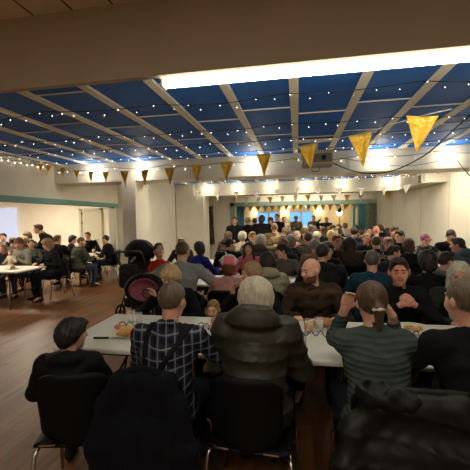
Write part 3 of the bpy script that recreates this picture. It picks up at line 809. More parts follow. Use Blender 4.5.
def cable(pts, label, r=.008, col=BLACK):
    P2 = [Vector(q) for q in pts]; out = []
    for i in range(len(P2)-1):
        a = P2[max(0, i-1)]; b = P2[i]; c = P2[i+1]; d_ = P2[min(len(P2)-1, i+2)]
        for k in range(8):
            u = k/8; out.append(.5*((2*b)+(c-a)*u+(2*a-5*b+4*c-d_)*u*u+(3*b-a-3*c+d_)*u**3))
    out.append(P2[-1]); o = link('cable', MB().tube(out, r, 6).done(), None, col); tag(o, label, 'cable'); return o
cable([ray_at(333, 163, 5.4), ray_at(350, 170, 5.6), ray_at(370, 173.5, 5.8), ray_at(395, 170, 5.4), ray_at(425, 155, 4.8), ray_at(448, 135, 4.2), ray_at(468, 117, 3.7), ray_at(490, 100, 3.3)], 'thick black cable looping from the projector up to the right')
cable([ray_at(456, 159, 6.3), ray_at(470, 176, 5.8), ray_at(495, 200, 5.3)], 'thin black cable slanting down from the rightmost globe lamp')
cable([ray_at(340, 158, 6.3), ray_at(400, 166, 6.2), ray_at(440, 161, 6.3)], 'thin grey cord drooping along the near beam on the right', .004, DARKMETAL)
# ================================================================== furniture
TOP = mat('tabletop_white', (228, 226, 214), .45, kind='noise', rgb2=(220, 217, 203), scale=5)
def table_parts(w, d):
    a = MB().box((-w/2, -d/2, .705), (w/2, d/2, .74), .012).done('tabletop')
    b = MB().box((-w/2+.06, -d/2+.06, .675), (w/2-.06, -d/2+.09, .706)).box((-w/2+.06, d/2-.09, .675), (w/2-.06, d/2-.06, .706)).box((-w/2+.06, -d/2+.06, .675), (-w/2+.09, d/2-.06, .7055)).box((w/2-.09, -d/2+.06, .675), (w/2-.06, d/2-.06, .7055)).done('rim')
    lg = MB().tube([(0, -d/2+.08, .68), (0, -d/2+.08, .03), (0, -d/2+.05, .012)], .014).tube([(0, d/2-.08, .68), (0, d/2-.08, .03), (0, d/2-.05, .012)], .014).tube([(0, -d/2+.08, .30), (0, d/2-.08, .30)], .011).tube([(.0, 0, .30), (.22, 0, .68)], .009).done('leg')
    return a, b, lg
TP = {}
def table(x, y, w, d, label, group='long white tables', rz=0):
    k = (round(w, 2), round(d, 2))
    if k not in TP: TP[k] = table_parts(w, d)
    t = thing('folding_table', (x, y, 0), rz, label, 'table', group)
    a, b, lg = TP[k]; link('tabletop', a, t, TOP); link('frame', b, t, DARKMETAL)
    for s_ in (-1, 1):
        o = link('leg', lg, t, DARKMETAL); o.location = (s_*(w/2-.22), 0, 0); o.rotation_euler = (0, 0, 0 if s_ < 0 else PI)
    return t
WD = 1.81
table(-1.76+WD/2, 2.64, WD, .88, 'white folding table in front with the cheese plate, leftmost of the near row')
table(.054+WD/2, 2.64, WD, .88, 'white folding table in front of the bald man and the man with clasped hands')
table(1.87+.75, 2.64, 1.5, .88, 'white folding table at the right end of the near row, cut by the frame')
def chair_parts():
    def panel(fn, nu, nv, th):
        bm = bmesh.new(); g = [[bm.verts.new(fn(i/nu*2-1, j/nv)) for i in range(nu+1)] for j in range(nv+1)]
        for A, B in zip(g, g[1:]):
            for i in range(nu): f = bm.faces.new((A[i], A[i+1], B[i+1], B[i])); f.smooth = True
        bmesh.ops.recalc_face_normals(bm, faces=bm.faces)
        bmesh.ops.solidify(bm, geom=bm.faces[:]+bm.edges[:]+bm.verts[:], thickness=th)
        me = bpy.data.meshes.new('panel'); bm.to_mesh(me); bm.free(); return me
    def back(u, v):
        w = .172+.020*math.sin(v*PI/2); w *= (min(1, (v+.02)/.16))**.4; w *= 1-.0*v
        z = .43+.42*v-.05*(abs(u)**5)*v**3; y = -.205-.05*v+.045*u*u
        return (w*u, y, z)
    def seat(u, v):
        w = .215+.015*math.sin(v*PI); y = -.2+.42*v; z = .445+.012*u*u-.012*math.sin(v*PI)-.03*max(0, v-.85)*4
        return (w*u*(1-.12*max(0, v-.8)*5*.5), y, z)
    leg = MB()
    A = lambda s: [(s*.20, .17, .43), (s*.235, .22, .02)]
    out = {'backrest': panel(back, 14, 12, .012), 'seat': panel(seat, 12, 12, .014)}
    for s_ in (-1, 1):
        out['leg_f%d' % s_] = MB().tube([(s_*.20, .13, .435), (s_*.225, .18, .38), (s_*.245, .235, .012)], .011).done('leg')
        out['leg_b%d' % s_] = MB().tube([(s_*.20, -.10, .435), (s_*.225, -.17, .38), (s_*.25, -.26, .012)], .011).done('leg')
    out['frame'] = MB().tube([(-.2, .13, .432), (.2, .13, .432)], .009).tube([(-.2, -.10, .432), (.2, -.10, .432)], .009).done('frame')
    for s_ in (-1, 1): out['bracket%d' % s_] = MB().box((s_*.13-.04, -.235, .465), (s_*.13+.04, -.215, .475)).done('bracket')
    return out
CP = chair_parts(); SHELL = mat('chair_black', (9, 9, 11), .6); SHELL.node_tree.nodes['Principled BSDF'].inputs['Specular IOR Level'].default_value = .2
def chair(x, y, rz, label, group=None, s=1, shell=None):
    t = thing('stacking_chair', (x, y, 0), rz, label, 'chair', group, s)
    link('backrest', CP['backrest'], t, shell or SHELL); link('seat', CP['seat'], t, shell or SHELL)
    for k in ('leg_f-1', 'leg_f1', 'leg_b-1', 'leg_b1'): link('leg', CP[k], t, CHROME)
    link('frame', CP['frame'], t, CHROME); [link('bracket', CP[k], t, CHROME) for k in ('bracket-1', 'bracket1')]
    return t
def drape(x, y, rz, kind, label, m, name='jacket', w=.25, top=.90, bot=.22, hood=False):
    """a coat hung over a chair back; the back of the coat faces local -y"""
    t = thing(name, (x, y, 0), rz, label, 'coat')
    h = .011; F = Field((-.45, -.50, .08), (.45, .05, 1.08), h)
    F.rbox((0, -.255, (top+bot+.06)/2), (w-.045, .03, (top-bot)/2-.03), None, .028, .05)
    F.cone((-w*.55, -.255, top-.035), (w*.55, -.255, top-.035), .042, .042, .05)
    for s_ in (-1, 1): F.cone((s_*w*.55, -.255, top-.035), (s_*(w-.01), -.265, top-.16), .042, .045, .05)
    F.rbox((0, -.285, .40), (w+.035, .03, .22), None, .028, .08)
    F.rbox((0, -.165, .72), (w-.05, .018, .13), None, .016, .02)
    for s_ in (-1, 1):
        F.cone((s_*(w-.01), -.27, top-.14), (s_*(w+.035), -.30, .54), .05, .046, .04); F.cone((s_*(w+.035), -.30, .54), (s_*(w+.045), -.29, .26), .046, .038, .04)
    puff = kind == 'puffer'
    def cf(X, Y, Z):
        a = .009*np.sin(X*52+4*Z+1.5*np.sin(Z*7))*(.2+1.2*np.clip(.85-Z, 0, 1))-.008*np.exp(-((X-.01*np.sin(Z*9))/.006)**2)+.004*np.sin(X*17+Z*41+2*np.sin(X*9))*np.sin(X*29-Z*13)
        if puff:
            q = np.abs(np.sin((Z+.02*np.sin(X*7)+.05*X)*PI/.13)); a = a*.35+.014*(np.sqrt(q)-.75)+.004*np.sin(X*75+2.5*np.sin(Z*40))*np.sin(Z*31+X*12)*(1.2-q)
        return a
    F.disp(cf)
    link('shell', F.mesh('coat'), t, m)
    if hood:
        G = Field((-.4, -.5, .7), (.2, -.05, 1.08), .009); G.ell((-.19, -.30, .875), (.085, .075, .05), None, .03); G.ell((-.12, -.28, .84), (.12, .07, .05), None, .03)
        G.ell((-.19, -.31, .905), (.05, .05, .03), None, .015, 'sub'); G.disp(lambda X, Y, Z: .007*np.sin(X*70+Z*40)*np.sin(Z*60+Y*50))
        link('hood', G.mesh('hood'), t, m)
    else:
        link('collar', MB().tube([(-.1, -.27, top), (-.05, -.24, top+.02), (.05, -.24, top+.02), (.1, -.27, top)], .022, 10).done(), t, m)
    return t

# ================================================================== people of the near table, backs to the camera
D_ = dict
PL = mat('cloth_plaid', (40, 46, 62), .9, kind='plaid', rgb2=(18, 20, 30), rgb3=(150, 152, 160), per=.056)
OLIVE = cloth('olive_puffer', (52, 50, 36), bump=.1, rough=.55, scale=12)
KNIT = mat('cloth_knit', (70, 82, 78), .95, kind='band', rgb2=(65, 76, 72), per=.03, p0=.15, p1=.4, wob=.012, bump=.7, bd=.006)
BLK = cloth('black_knit', (20, 20, 22)); BLK2 = cloth('black_coat', (16, 16, 19), rough=.75); CHAR = cloth('charcoal', (48, 48, 50)); NAVY = cloth('navy', (26, 32, 48))
JEAN = cloth('dark_denim', (36, 38, 46)); JEANB = cloth('blue_denim', (52, 62, 84))
def near(px, py, Y, rz, label, hairc, topm, tn, ch=None, **kw):
    pk_ = {k: kw.pop(k) for k in list(kw) if k in ('sk', 'trousers', 'hat', 'brow', 'beardm', 'group', 's', 'shoes', 'zt')}
    B = build_person(**kw)
    r = seat_at(B, px, py, Y, rz, label=label, hair=hairc, top=topm, tname=tn, **pk_)
    if ch: chair(r.location.x, r.location.y, rz, ch if isinstance(ch, str) else 'black chair under the %s' % label.split(',')[0][:40], 'occupied black chairs' if ch is True else None, 1.0)
    return r, B
HN = .0085
r, B = near(73, 317, 1.90, .30, 'small child with black bobbed hair in a black coat at the near table', 'black', BLK2, 'coat', None, hair='bob', top='coat', lean=5, h=.01, hy=-50, fold=.003, wl=(-.14, .33, .74), wr=(.14, .35, .76))
r, B = near(173, 281, 2.05, -.02, 'man in a dark plaid shirt with black braces, thinning grey-brown hair, seen from behind', 'greybrown', PL, 'shirt', 'black chair under the man in the plaid shirt', hair='thin', top='shirt', lean=13, h=HN, hy=-8, hp=-10, fat=1.16, wl=(-.15, .42, .80), wr=(.24, .45, .80), er=(.8, 0, -.7), el=(-.5, 0, -1))
chair(-1.25, 1.82, .28, 'black chair with slim steel legs that the black-haired child sits on')
# braces
J = B['J']; G = Field(J['lo'], J['hi'], .009); J['torso'](G, .0205); D0 = G.D.copy()
X_, Y_, Z_ = G._grid((slice(None),)*3); pelz = J['pel'][2]
band1 = np.abs(X_+.115-.02*(Z_-.8)); 
top_ = J['nb'][2]; u_ = (top_-Z_)/(top_-.62); band2 = np.abs(X_-(.13-.27*u_))/1.12
band = np.minimum(np.where(Y_ < .1+.3*(Z_-.55), np.minimum(band1, band2), 1), np.where(Y_ > .0, np.abs(np.abs(X_)-.11), 1))
G.D = np.maximum(D0, (band-.017)+0*D0).astype(np.float32); G.cut((0, 0, 1), .56)
link('braces', G.mesh('braces'), r, mat('cloth_braces', (14, 14, 16), .7))
r, B = near(256, 276, 2.06, -.06, 'woman with short white hair in an olive padded jacket with a hood, seen from behind', 'white', OLIVE, 'padded_jacket', 'black chair with steel brackets behind the white-haired woman in olive', hair='bob', top='puffer', lean=12, h=HN, hy=4, fat=1.06, fem=0, fold=.005, neck=.1, wl=(-.17, .42, .80), wr=(.15, .42, .80), el=(-.45, -.1, -1), er=(.45, -.1, -1))
r, B = near(371, 281, 2.10, .03, 'woman with a brown ponytail in a ribbed grey-green jumper, elbows on the table', 'brown', KNIT, 'jumper', 'black chair under the woman with the ponytail', hair='pony', top='sweater', lean=20, h=HN, hy=4, hp=-6, fem=1, fat=1.10, wl=(-.14, .33, 1.13), wr=(.14, .30, 1.10), el=(-.22, .4, -1), er=(.25, .4, -1), hdl=(.35, .1, 1), hdr=(-.6, .2, 1), hnl=(.2, -1, 0), curl=.7, sleeve=.72)
TIE = MB().lathe([(.0, -.011), (.029, -.011), (.037, 0), (.029, .011), (0, .011)], n=16).done(); o = link('hair_tie', TIE, r, WHITE); p = B['J']['hc']+B['J']['RH']@np.array([0, -.134, -.026]); o.location = p; o.rotation_euler = (-.3, 0, 0)
r, B = near(464, 277, 2.06, .04, 'man with cropped greying hair in a black jumper at the right edge, seen from behind', 'greybrown', BLK, 'jumper', True, hair='crop', top='sweater', lean=14, h=HN, hy=18, fat=1.2, wl=(-.22, .42, .80), el=(-.7, .1, -.8), child=1.12)
# free chairs and coats in front
drape(-.775, 1.83, .03, 'coat', 'long dark navy coat hung over the chair behind the man in plaid', cloth('navy_coat', (11, 13, 20), rough=.95), 'coat', .20, .875, .2)
drape(.53, 1.86, -.03, 'puffer', 'shiny black padded jacket with hood hung over the chair behind the ponytailed woman', cloth('black_puffer', (8, 8, 8), bump=.3, rough=.6, scale=14), 'padded_jacket', .29, .845, .2, True)

# ================================================================== far side of the near table, facing the camera
def facing(px, py, Y, label, hairc, topm, tn, ch=True, yaw=0, **kw):
    kw.setdefault('h', .0095)
    return near(px, py, Y, PI+yaw, label, hairc, topm, tn, ch, **kw)
facing(168, 266, 3.22, 'woman with tousled blond hair in a black top behind the plaid man', 'blond', BLK, 'top', hair='mop', top='sweater', lean=14, hp=-25, hy=-12, fem=1, wl=(-.15, .36, .80), wr=(.2, .22, .98), hdr=(.2, .3, 1), er=(1, .2, -1))
facing(213, 300, 3.22, 'toddler with short reddish hair peeping over the far table edge beside the olive jacket', 'light', BLK2, 'jumper', None, hair='short', top='sweater', lean=0, h=.008, sk='pink', wl=(-.12, .28, .72), wr=(.12, .28, .72), child=1.28, fat=.9)
facing(250, 262, 3.35, 'woman with light brown shoulder hair in black looking left, behind the white-haired woman', 'light', BLK, 'top', hair='long', top='sweater', lean=12, hy=-62, hp=-10, fem=1, sk='red', wr=(.22, .26, 1.0), er=(1, .1, -1), hdr=(0, -.3, 1))
BROWNPL = mat('cloth_brownplaid', (46, 38, 31), .95, kind='band', rgb2=(86, 60, 42), per=.26, p0=.36, p1=.46, wob=.05)
r, B = facing(310, 259, 3.34, 'bald man with a trimmed beard in a brown checked overshirt looking left', 'darkbrown', BROWNPL, 'overshirt', hair='none', top='jacket', lean=14, h=.008, hy=-50, hp=-9, fat=1.18, beard=1, sk='pink', wr=(.17, .38, .80), wl=(-.19, .40, .80), er=(.6, 0, -1), el=(-.6, 0, -1), hdr=(-.3, 1, -.1), beardm=mat('stubble', (112, 78, 58), .8))
J = B['J']; F = Field(J['lo'], J['hi'], .009); J['torso'](F, .019); F.D = np.maximum(F.D, (np.abs(F._grid((slice(None),)*3)[0])-.055*np.clip((F._grid((slice(None),)*3)[2]-.70)/.3, 0, 1)+0*F.D)).astype(np.float32)
F.cut((0, 1, 0), .06); F.D = np.maximum(F.D, F._grid((slice(None),)*3)[2]-(J['nb'][2]+.015)+0*F.D).astype(np.float32)
link('undershirt', F.mesh('undershirt'), r, BLK)
facing(398, 257, 3.34, 'dark-haired man in a black jumper with hands clasped under his chin', 'darkbrown', BLK, 'jumper', hair='short', top='sweater', lean=13, h=.008, hy=-10, hp=-5, hr=4, fat=1.14, sk='red', wl=(-.055, .36, .96), wr=(.045, .36, .95), el=(-1, .2, -.9), er=(1, .2, -.9), hdl=(.75, .25, .8), hdr=(-.75, .25, .8), hnl=(.5, -1, -.2), hnr=(-.5, -1, -.2), curl=.75, sleeve=.78, child=1.17)
facing(460, 262, 3.38, 'person with long pale grey hair in a dark green top at the right edge', 'white', cloth('dark_green', (38, 44, 38)), 'top', hair='long', top='sweater', lean=14, hy=-20, hp=-14, sk='red', fat=1.12)

# ================================================================== second row and its table
for i, x in enumerate((-1.15, .70, 2.5)):
    table(x, 5.0, 1.81, .8, ('white table in front of the broad man in the grey tshirt', 'white table behind the bald man, beyond the row of backs', 'white table beyond the curly-haired boy in black, by the right wall')[i])
def away(px, py, Y, label, hairc, topm, tn, ch=True, yaw=0, **kw):
    kw.setdefault('h', .0115); return near(px, py, Y, yaw, label, hairc, topm, tn, ch, **kw)
ROSE = cloth('rose', (196, 142, 134)); SAGE = cloth('sage', (168, 162, 134)); PET = cloth('petrol', (30, 66, 84)); GREYT = cloth('grey_tee', (152, 154, 152)); ROYAL = cloth('royal_blue', (34, 46, 128)); PINKT = cloth('pink_top', (214, 112, 118)); BOYG = cloth('boy_grey', (106, 100, 92))
r, B = away(229, 257, 4.1, 'woman in a rose jumper and a pink and white plush pig hat, seen from behind', 'auburn', ROSE, 'jumper', 'black chair under the woman in the pig hat', hair='mop', top='hoodie', hood=0, lean=10, fem=1, fat=1.2)
J = B['J']
def hp_(v): return J['hc']+J['RH']@np.array(v)
G = Field(J['hc']-.25, J['hc']+.27, .008); G.ell(hp_((0, -.02, .075)), (.118, .128, .105), J['RH']); G.ell(hp_((0, -.10, .03)), (.085, .04, .10), J['RH'], .03)
G.cut((0, .45, 1), float(np.dot((0, .45, 1), J['hc']))-.01)
def painthat(c):
    q = (c-J['hc'])@J['RH']; return ((np.abs(q[:, 0]-.02) < .07) & (q[:, 1] < .03) & (q[:, 2] < .15)).astype(int)
link('hat', G.mesh('hat', painthat), r, [cloth('plush_white', (232, 226, 218), bump=.5), cloth('plush_pink', (244, 128, 142), bump=.5)])
mb = MB()
for s_ in (-1, 1):
    p = hp_((.105*s_, -.02, .085)); o = link('hat_ear', MB().sphere((0, 0, 0), .034, 12, (1.1, .6, .9)).done(), r, cloth('plush_ear', (220, 176, 168), bump=.5)); o.location = p
o = link('hat_tassel', MB().tube([(0, 0, 0), (-.02, 0, .03), (-.03, 0, .06)], [.02, .012, .006], 8).done(), r, cloth('plush_white', (216, 206, 196), bump=.5)); o.location = hp_((-.02, -.02, .155))
away(267, 251, 4.12, 'woman with curly dark hair in a pale sage hooded jacket, seen from behind', 'darkbrown', SAGE, 'hoodie', hair='curly', top='puffer', lean=10, hy=18, fem=1, fat=1.12)
away(323, 243, 4.4, 'broad man with cropped dark hair in a black hooded jacket behind the bald man', 'darkbrown', cloth('offblack', (38, 36, 35)), 'jacket', hair='crop', top='hoodie', lean=8, hy=-25, fat=1.28)
away(372, 250, 4.15, 'grey-haired man in a petrol blue jumper, seen from behind', 'saltpepper', PET, 'jumper', hair='short', top='sweater', lean=14, fat=1.18, hy=-10)
away(427, 249.5, 4.1, 'boy with thick dark brown hair and a black top, seen from behind', 'darkbrown', BLK, 'top', 'black chair under the boy with thick dark hair', hair='mop', top='tshirt', lean=6, fat=1.05, fem=0)
away(447, 251.5, 4.45, 'youth in a grey hoodie turned to the right, beside the boy with thick dark hair', 'darkbrown', cloth('pale_grey', (128, 130, 122)), 'hoodie', hair='short', top='hoodie', lean=4, yaw=-1.25, fat=.95)
# leaning man in grey
r, B = near(183, 241, 4.18, .08, 'broad man in a grey tshirt at the second table, back to the camera', 'brown', GREYT, 'tshirt', True, hair='crop', top='tshirt', lean=8, h=.0105, fat=1.3, hp=-12, hy=-10, wl=(-.34, .30, .74), wr=(.30, .16, .64), el=(-1, -.5, 0), er=(1, -.3, -.2), trousers=cloth('dark_trousers', (52, 52, 54)))
# far side of the second table
facing(249, 241, 5.75, 'smiling woman with long dark hair in a pink top facing the camera', 'darkbrown', PINKT, 'top', hair='long', top='sweater', lean=8, h=.0115, fem=1, hp=0, hy=-5)
facing(281, 243.5, 5.5, 'boy in a dark cap and grey hoodie looking left, beyond the sage jacket', 'darkbrown', BOYG, 'hoodie', hair='cap', hat=mat('cap_dark', (34, 30, 28), .8), top='sweater', lean=12, h=.0115, hy=-70, hp=-10)
facing(199, 241, 5.9, 'woman with dark brown hair in a royal blue top, looking round to the left', 'darkbrown', ROYAL, 'top', yaw=PI-.5, hair='mop', top='sweater', lean=10, h=.0115, hy=65, fem=1, hp=-5)
facing(181, 237.5, 7.0, 'small child with fair hair whose head shows above the leaning man', 'light', CHAR, 'jumper', hair='short', top='sweater', h=.014)
facing(157.5, 244, 5.5, 'child in a bright red top with head tipped back, beside the pushchair', 'brown', cloth('red_top', (206, 62, 44)), 'top', hair='short', top='sweater', lean=-4, h=.0115, hy=40, hp=25, sk='pink', child=1.25, fat=.72, fem=1)
# ------------------------------------------------------------------ third table and the people round it
for i, (x, y) in enumerate(((-1.76, 7.1), (.42, 7.1), (2.62, 7.1), (-1.0, 9.3), (.9, 9.3), (-1.0, 11.5), (.9, 11.5), (-.9, 14.9), (.95, 14.9))):
    lb = ('third white table from the front, left part', 'third white table from the front, middle part', 'third white table from the front, before the man in the pink cap', 'fourth white table from the front, left part', 'fourth white table from the front, right part',
          'fifth white table from the front, left part', 'fifth white table from the front, right part', 'left table beyond the teal opening, hidden among the crowd', 'right table beyond the teal opening, hidden among the crowd')[i]
    table(x, y, 1.5 if i == 2 else 1.81, .8, lb, 'long white tables')
MID = dict(h=.0125)
def mid(px, py, Y, face, label, hairc, topm, tn, **kw):
    kw.setdefault('h', .0125); yaw = kw.pop('yaw', 0)
    return near(px, py, Y, (PI if face else 0)+yaw, label, hairc, topm, tn, kw.pop('ch', None), **kw)
mid(230, 238.5, 6.6, 0, 'man in a black cap and black jacket turned to the right, beyond the pig hat', 'darkbrown', BLK2, 'jacket', hair='cap', hat=mat('cap_black', (22, 22, 24), .8), top='jacket', fat=1.25, hy=-55, lean=8)
mid(242.5, 231, 8.3, 0, 'person with short white hair in a cream jumper, right of the black cap', 'white', cloth('cream', (200, 190, 166)), 'jumper', hair='bob', top='sweater')
mid(252.5, 231.5, 7.6, 1, 'person with short fair hair in a grey top facing the camera, above the smiling woman', 'light', cloth('mid_grey', (96, 92, 88)), 'top', hair='short', top='sweater', hy=30)
mid(262, 236, 6.9, 1, 'blond person in a beige top below the man in the striped camouflage jacket', 'blond', cloth('beige', (196, 168, 128)), 'top', hair='long', top='sweater', hy=40, fem=1)
mid(283.5, 237.5, 6.3, 0, 'person with thick auburn brown hair in a dark top, behind the boy in the cap', 'auburn', CHAR, 'top', hair='mop', top='sweater')
mid(291, 234, 6.65, 0, 'grey-haired person in a black patterned top near the centre of the crowd', 'grey', cloth('black_pattern', (30, 30, 34), kind='pattern', rgb2=(90, 90, 96), scale=22), 'top', hair='mop', top='sweater')
mid(308.5, 231.5, 6.7, 0, 'person with brown hair in a mottled grey-brown jumper in the centre of the crowd', 'brown', cloth('mottled', (132, 116, 102), rgb2=(110, 96, 84)), 'jumper', hair='short', top='sweater', fat=1.25)
mid(315, 238.5, 6.1, 0, 'person with short grey hair in a tan top, behind the black hooded jacket', 'grey', cloth('tan', (150, 124, 84)), 'top', hair='full', top='sweater')
mid(328, 241.5, 5.5, 1, 'woman with black hair and dark top facing the camera, behind the black hooded jacket', 'black', BLK, 'top', hair='mop', top='sweater', hy=20, fem=1)
mid(337, 234, 6.3, 1, 'woman with dark red hair and a pale collar resting her chin on one hand', 'auburn', cloth('wine_black', (44, 30, 32)), 'top', hair='short', top='shirt', hy=15, fem=1, wr=(.03, .26, 1.05), er=(1, .2, -1), hdr=(-.2, 0, 1), sk='red')
mid(331, 230, 7.8, 0, 'person with pale blond hair in a black top, right of the centre of the crowd', 'blond', BLK, 'top', hair='full', top='sweater')
mid(350, 236, 6.3, 0, 'woman with very long dark brown hair in a brown jacket, seen from behind', 'darkbrown', cloth('brown_jacket', (74, 56, 46)), 'jacket', hair='long', top='jacket', fem=1, fat=1.15, ch='black chair back behind the woman with very long hair')
mid(354, 226.5, 8.5, 0, 'man with dark hair in a navy hooded jacket standing tall above the diners', 'darkbrown', cloth('navy_grey', (48, 50, 62)), 'jacket', hair='short', top='hoodie', fat=1.2)
mid(366.5, 233, 7.8, 1, 'man with very short fair hair facing the camera, left of the jacket with white writing', 'light', BLK, 'jumper', hair='crop', top='sweater', sk='red')
r, B = mid(376, 235.5, 6.3, 0, 'man in a black jacket with white script across the shoulders, back to the camera', 'brown', BLK2, 'jacket', hair='crop', top='jacket', fat=1.25, lean=6)
fc = bpy.data.curves.new('writing', 'FONT'); fc.body = 'Golden'; fc.size = .15; fc.extrude = .002; fc.align_x = 'CENTER'; fc.shear = .3
fo = bpy.data.objects.new('writing', fc); COL.objects.link(fo); dg = bpy.context.evaluated_depsgraph_get(); fm = bpy.data.meshes.new_from_object(fo.evaluated_get(dg)); bpy.data.objects.remove(fo)
J = B['J']
for v in fm.vertices:      # wrap the letters round the back of the jacket
    v.co.z -= 0
o = link('writing', fm, r, mat('print_white', (214, 208, 196), .7)); o.location = (-.02, J['chest'][1]-.235, J['chest'][2]+.085); o.rotation_euler = (PI/2-.05, 0, 0); o.scale = (.8, 1, 1)
mid(388.5, 237, 6.7, 1, 'smiling woman with short blond hair in a dark red top, facing the camera', 'light', cloth('maroon', (84, 36, 34)), 'top', hair='full', top='sweater', fem=1)
mid(394, 245, 5.45, 1, 'dark-haired man in a charcoal top in profile to the right, behind the clasped-hands man', 'darkbrown', CHAR, 'top', hair='short', top='sweater', hy=72, fat=1.1, yaw=.5)
mid(369, 226.5, 9.9, 1, 'man with dark hair in black at the back, before the striped curtain', 'darkbrown', BLK, 'jumper', hair='short', top='sweater')
mid(376, 226, 9.2, 0, 'pink-faced bald man in a dark red jumper at the back by the curtain', 'grey', cloth('deep_red', (90, 40, 40)), 'jumper', hair='none', top='sweater', sk='red')
mid(389, 229.5, 9.6, 0, 'person with black hair in a black top near the back right wall', 'black', BLK, 'top', hair='mop', top='sweater')
mid(394.5, 226, 8.3, 1, 'fair-skinned man with brown hair by the right wall facing the camera', 'brown', CHAR, 'jumper', hair='short', top='sweater', hy=20)
mid(399.5, 230.5, 7.7, 1, 'man with dark hair in a black jacket turned left, near the right wall', 'darkbrown', BLK2, 'jacket', hair='short', top='jacket', hy=-60, fat=1.15)
mid(408, 238, 6.2, 0, 'child with light brown hair in black, between the blond woman and the pink cap', 'brown', BLK, 'top', hair='mop', top='sweater')
mid(426, 234, 7.45, 1, 'person in a pink cap and patterned dark jumper, hands clasped before the face', 'brown', cloth('patterned_jumper', (38, 34, 34), kind='pattern', rgb2=(120, 112, 100), scale=16), 'jumper', hair='cap', hat=mat('cap_pink', (150, 88, 108), .8), top='sweater', lean=12, hp=-15, hy=10, wl=(-.04, .26, 1.08), wr=(.04, .26, 1.08), el=(-1, .1, -.7), er=(1, .1, -.7), hdl=(.5, 0, .9), hdr=(-.5, 0, .9), fat=1.15)
mid(451.5, 230.5, 7.3, 1, 'dark-haired man in black sitting against the right wall with his head bowed', 'darkbrown', BLK, 'jumper', hair='short', top='sweater', hp=-35, hy=-15, fat=1.15)
mid(457, 237.5, 6.1, 0, 'man with dark brown hair in a slate blue jacket turned left, right of pink cap', 'darkbrown', cloth('slate', (84, 96, 112)), 'jacket', hair='short', top='puffer', fat=1.15, yaw=.7, hy=20)
# people on their feet
def stand(px, py, Y, rz, label, hairc, topm, tn, **kw):
    kw.setdefault('wl', (-.27, .05, .80)); kw.setdefault('wr', (.27, .05, .80)); kw.setdefault('hdl', (0, .2, -1)); kw.setdefault('hdr', (0, .2, -1)); kw.setdefault('el', (-1, -1, 0)); kw.setdefault('er', (1, -1, 0))
    kw.setdefault('lean', 2); kw.setdefault('h', .014)
    return near(px, py, Y, rz, label, hairc, topm, tn, None, pose='stand', **kw)
stand(234.5, 216.5, 10.1, PI, 'man in a black hoodie standing facing the camera with his hands together', 'brown', BLK2, 'hoodie', hair='crop', top='hoodie', wl=(-.05, .26, 1.02), wr=(.05, .26, 1.02), hdl=(.8, .3, 0), hdr=(-.8, .3, 0), el=(-1, -.3, -.6), er=(1, -.3, -.6), fat=1.1, hy=10)
stand(247.5, 217, 10.9, .25, 'grey-haired man in a black jacket standing with his back turned, second from the left', 'grey', BLK2, 'jacket', hair='full', top='jacket', fat=1.3)
stand(254.7, 218, 11.9, 0, 'person with dark brown hair in black standing between two bigger people in black', 'darkbrown', BLK, 'jumper', hair='short', top='sweater', fat=1.0)
stand(262, 215, 10.4, -.15, 'big person in a black coat with dark hair standing before the left window', 'darkbrown', BLK2, 'coat', hair='mop', top='coat', fat=1.5)
stand(270.5, 216.8, 11.5, PI, 'person with auburn hair in a russet top standing near the left window', 'auburn', cloth('russet', (140, 70, 50)), 'top', hair='mop', top='sweater', fem=1)
stand(277, 213.5, 12.2, PI-.4, 'person with dark hair in a navy top standing by the window edge', 'darkbrown', NAVY, 'top', hair='short', top='sweater')
stand(284, 216.5, 13.2, PI+.3, 'person with fair hair in a cream jacket standing between the windows', 'light', cloth('cream', (200, 190, 166)), 'jacket', hair='short', top='jacket')
stand(274.5, 223, 8.1, .1, 'person in a cream and brown striped camouflage jacket standing with back turned', 'light', cloth('camo', (196, 176, 134), kind='camo', rgb2=(120, 100, 74), scale=7), 'jacket', hair='short', top='jacket', fat=1.35, trousers=cloth('khaki', (96, 92, 72)))
stand(296, 215.3, 15.6, 0, 'person with grey hair in a beige jacket standing before the right window', 'grey', cloth('beige2', (150, 132, 100)), 'jacket', hair='full', top='jacket', fat=1.2)
stand(313.5, 215.3, 16.3, PI, 'person in a brown top standing right of the far windows', 'brown', cloth('brown_top', (92, 74, 62)), 'top', hair='short', top='sweater', fat=1.1)
stand(326.5, 217, 16.0, PI, 'person in a dark green top raising one arm in the far hall', 'brown', cloth('dark_green', (38, 44, 38)), 'top', hair='crop', top='sweater', wr=(.30, .18, 1.62), er=(1, 0, -1), hdr=(0, 0, 1), fat=1.3)

# ------------------------------------------------------------------ the seated crowd behind
PROTO = []
for i, (hr_, tp_, fm_, ft_, hy_, hp2, ln_) in enumerate((('short', 'sweater', 0, 1.1, 25, -10, 10), ('full', 'shirt', 0, 1.2, -30, -5, 8), ('long', 'sweater', 1, 1.0, 15, -8, 12), ('bob', 'jacket', 1, 1.15, -20, -12, 10),
                                                         ('crop', 'hoodie', 0, 1.25, 40, -6, 6), ('mop', 'sweater', 1, 1.05, -45, -10, 12), ('thin', 'shirt', 0, 1.15, 0, -14, 12), ('bun', 'sweater', 1, 1.0, 30, -5, 8), ('curly', 'puffer', 1, 1.1, -10, -10, 10), ('pony', 'hoodie', 1, 1.0, 50, -4, 6))):
    PROTO.append((build_person(hair=hr_, top=tp_, fem=fm_, fat=ft_, hy=hy_, hp=hp2, lean=ln_, h=.018), tp_, {'short': 'short', 'full': 'thick', 'long': 'long', 'bob': 'bobbed', 'crop': 'cropped', 'mop': 'tousled', 'thin': 'thinning', 'bun': 'pinned-up', 'curly': 'curly', 'pony': 'tied-back'}[hr_]))
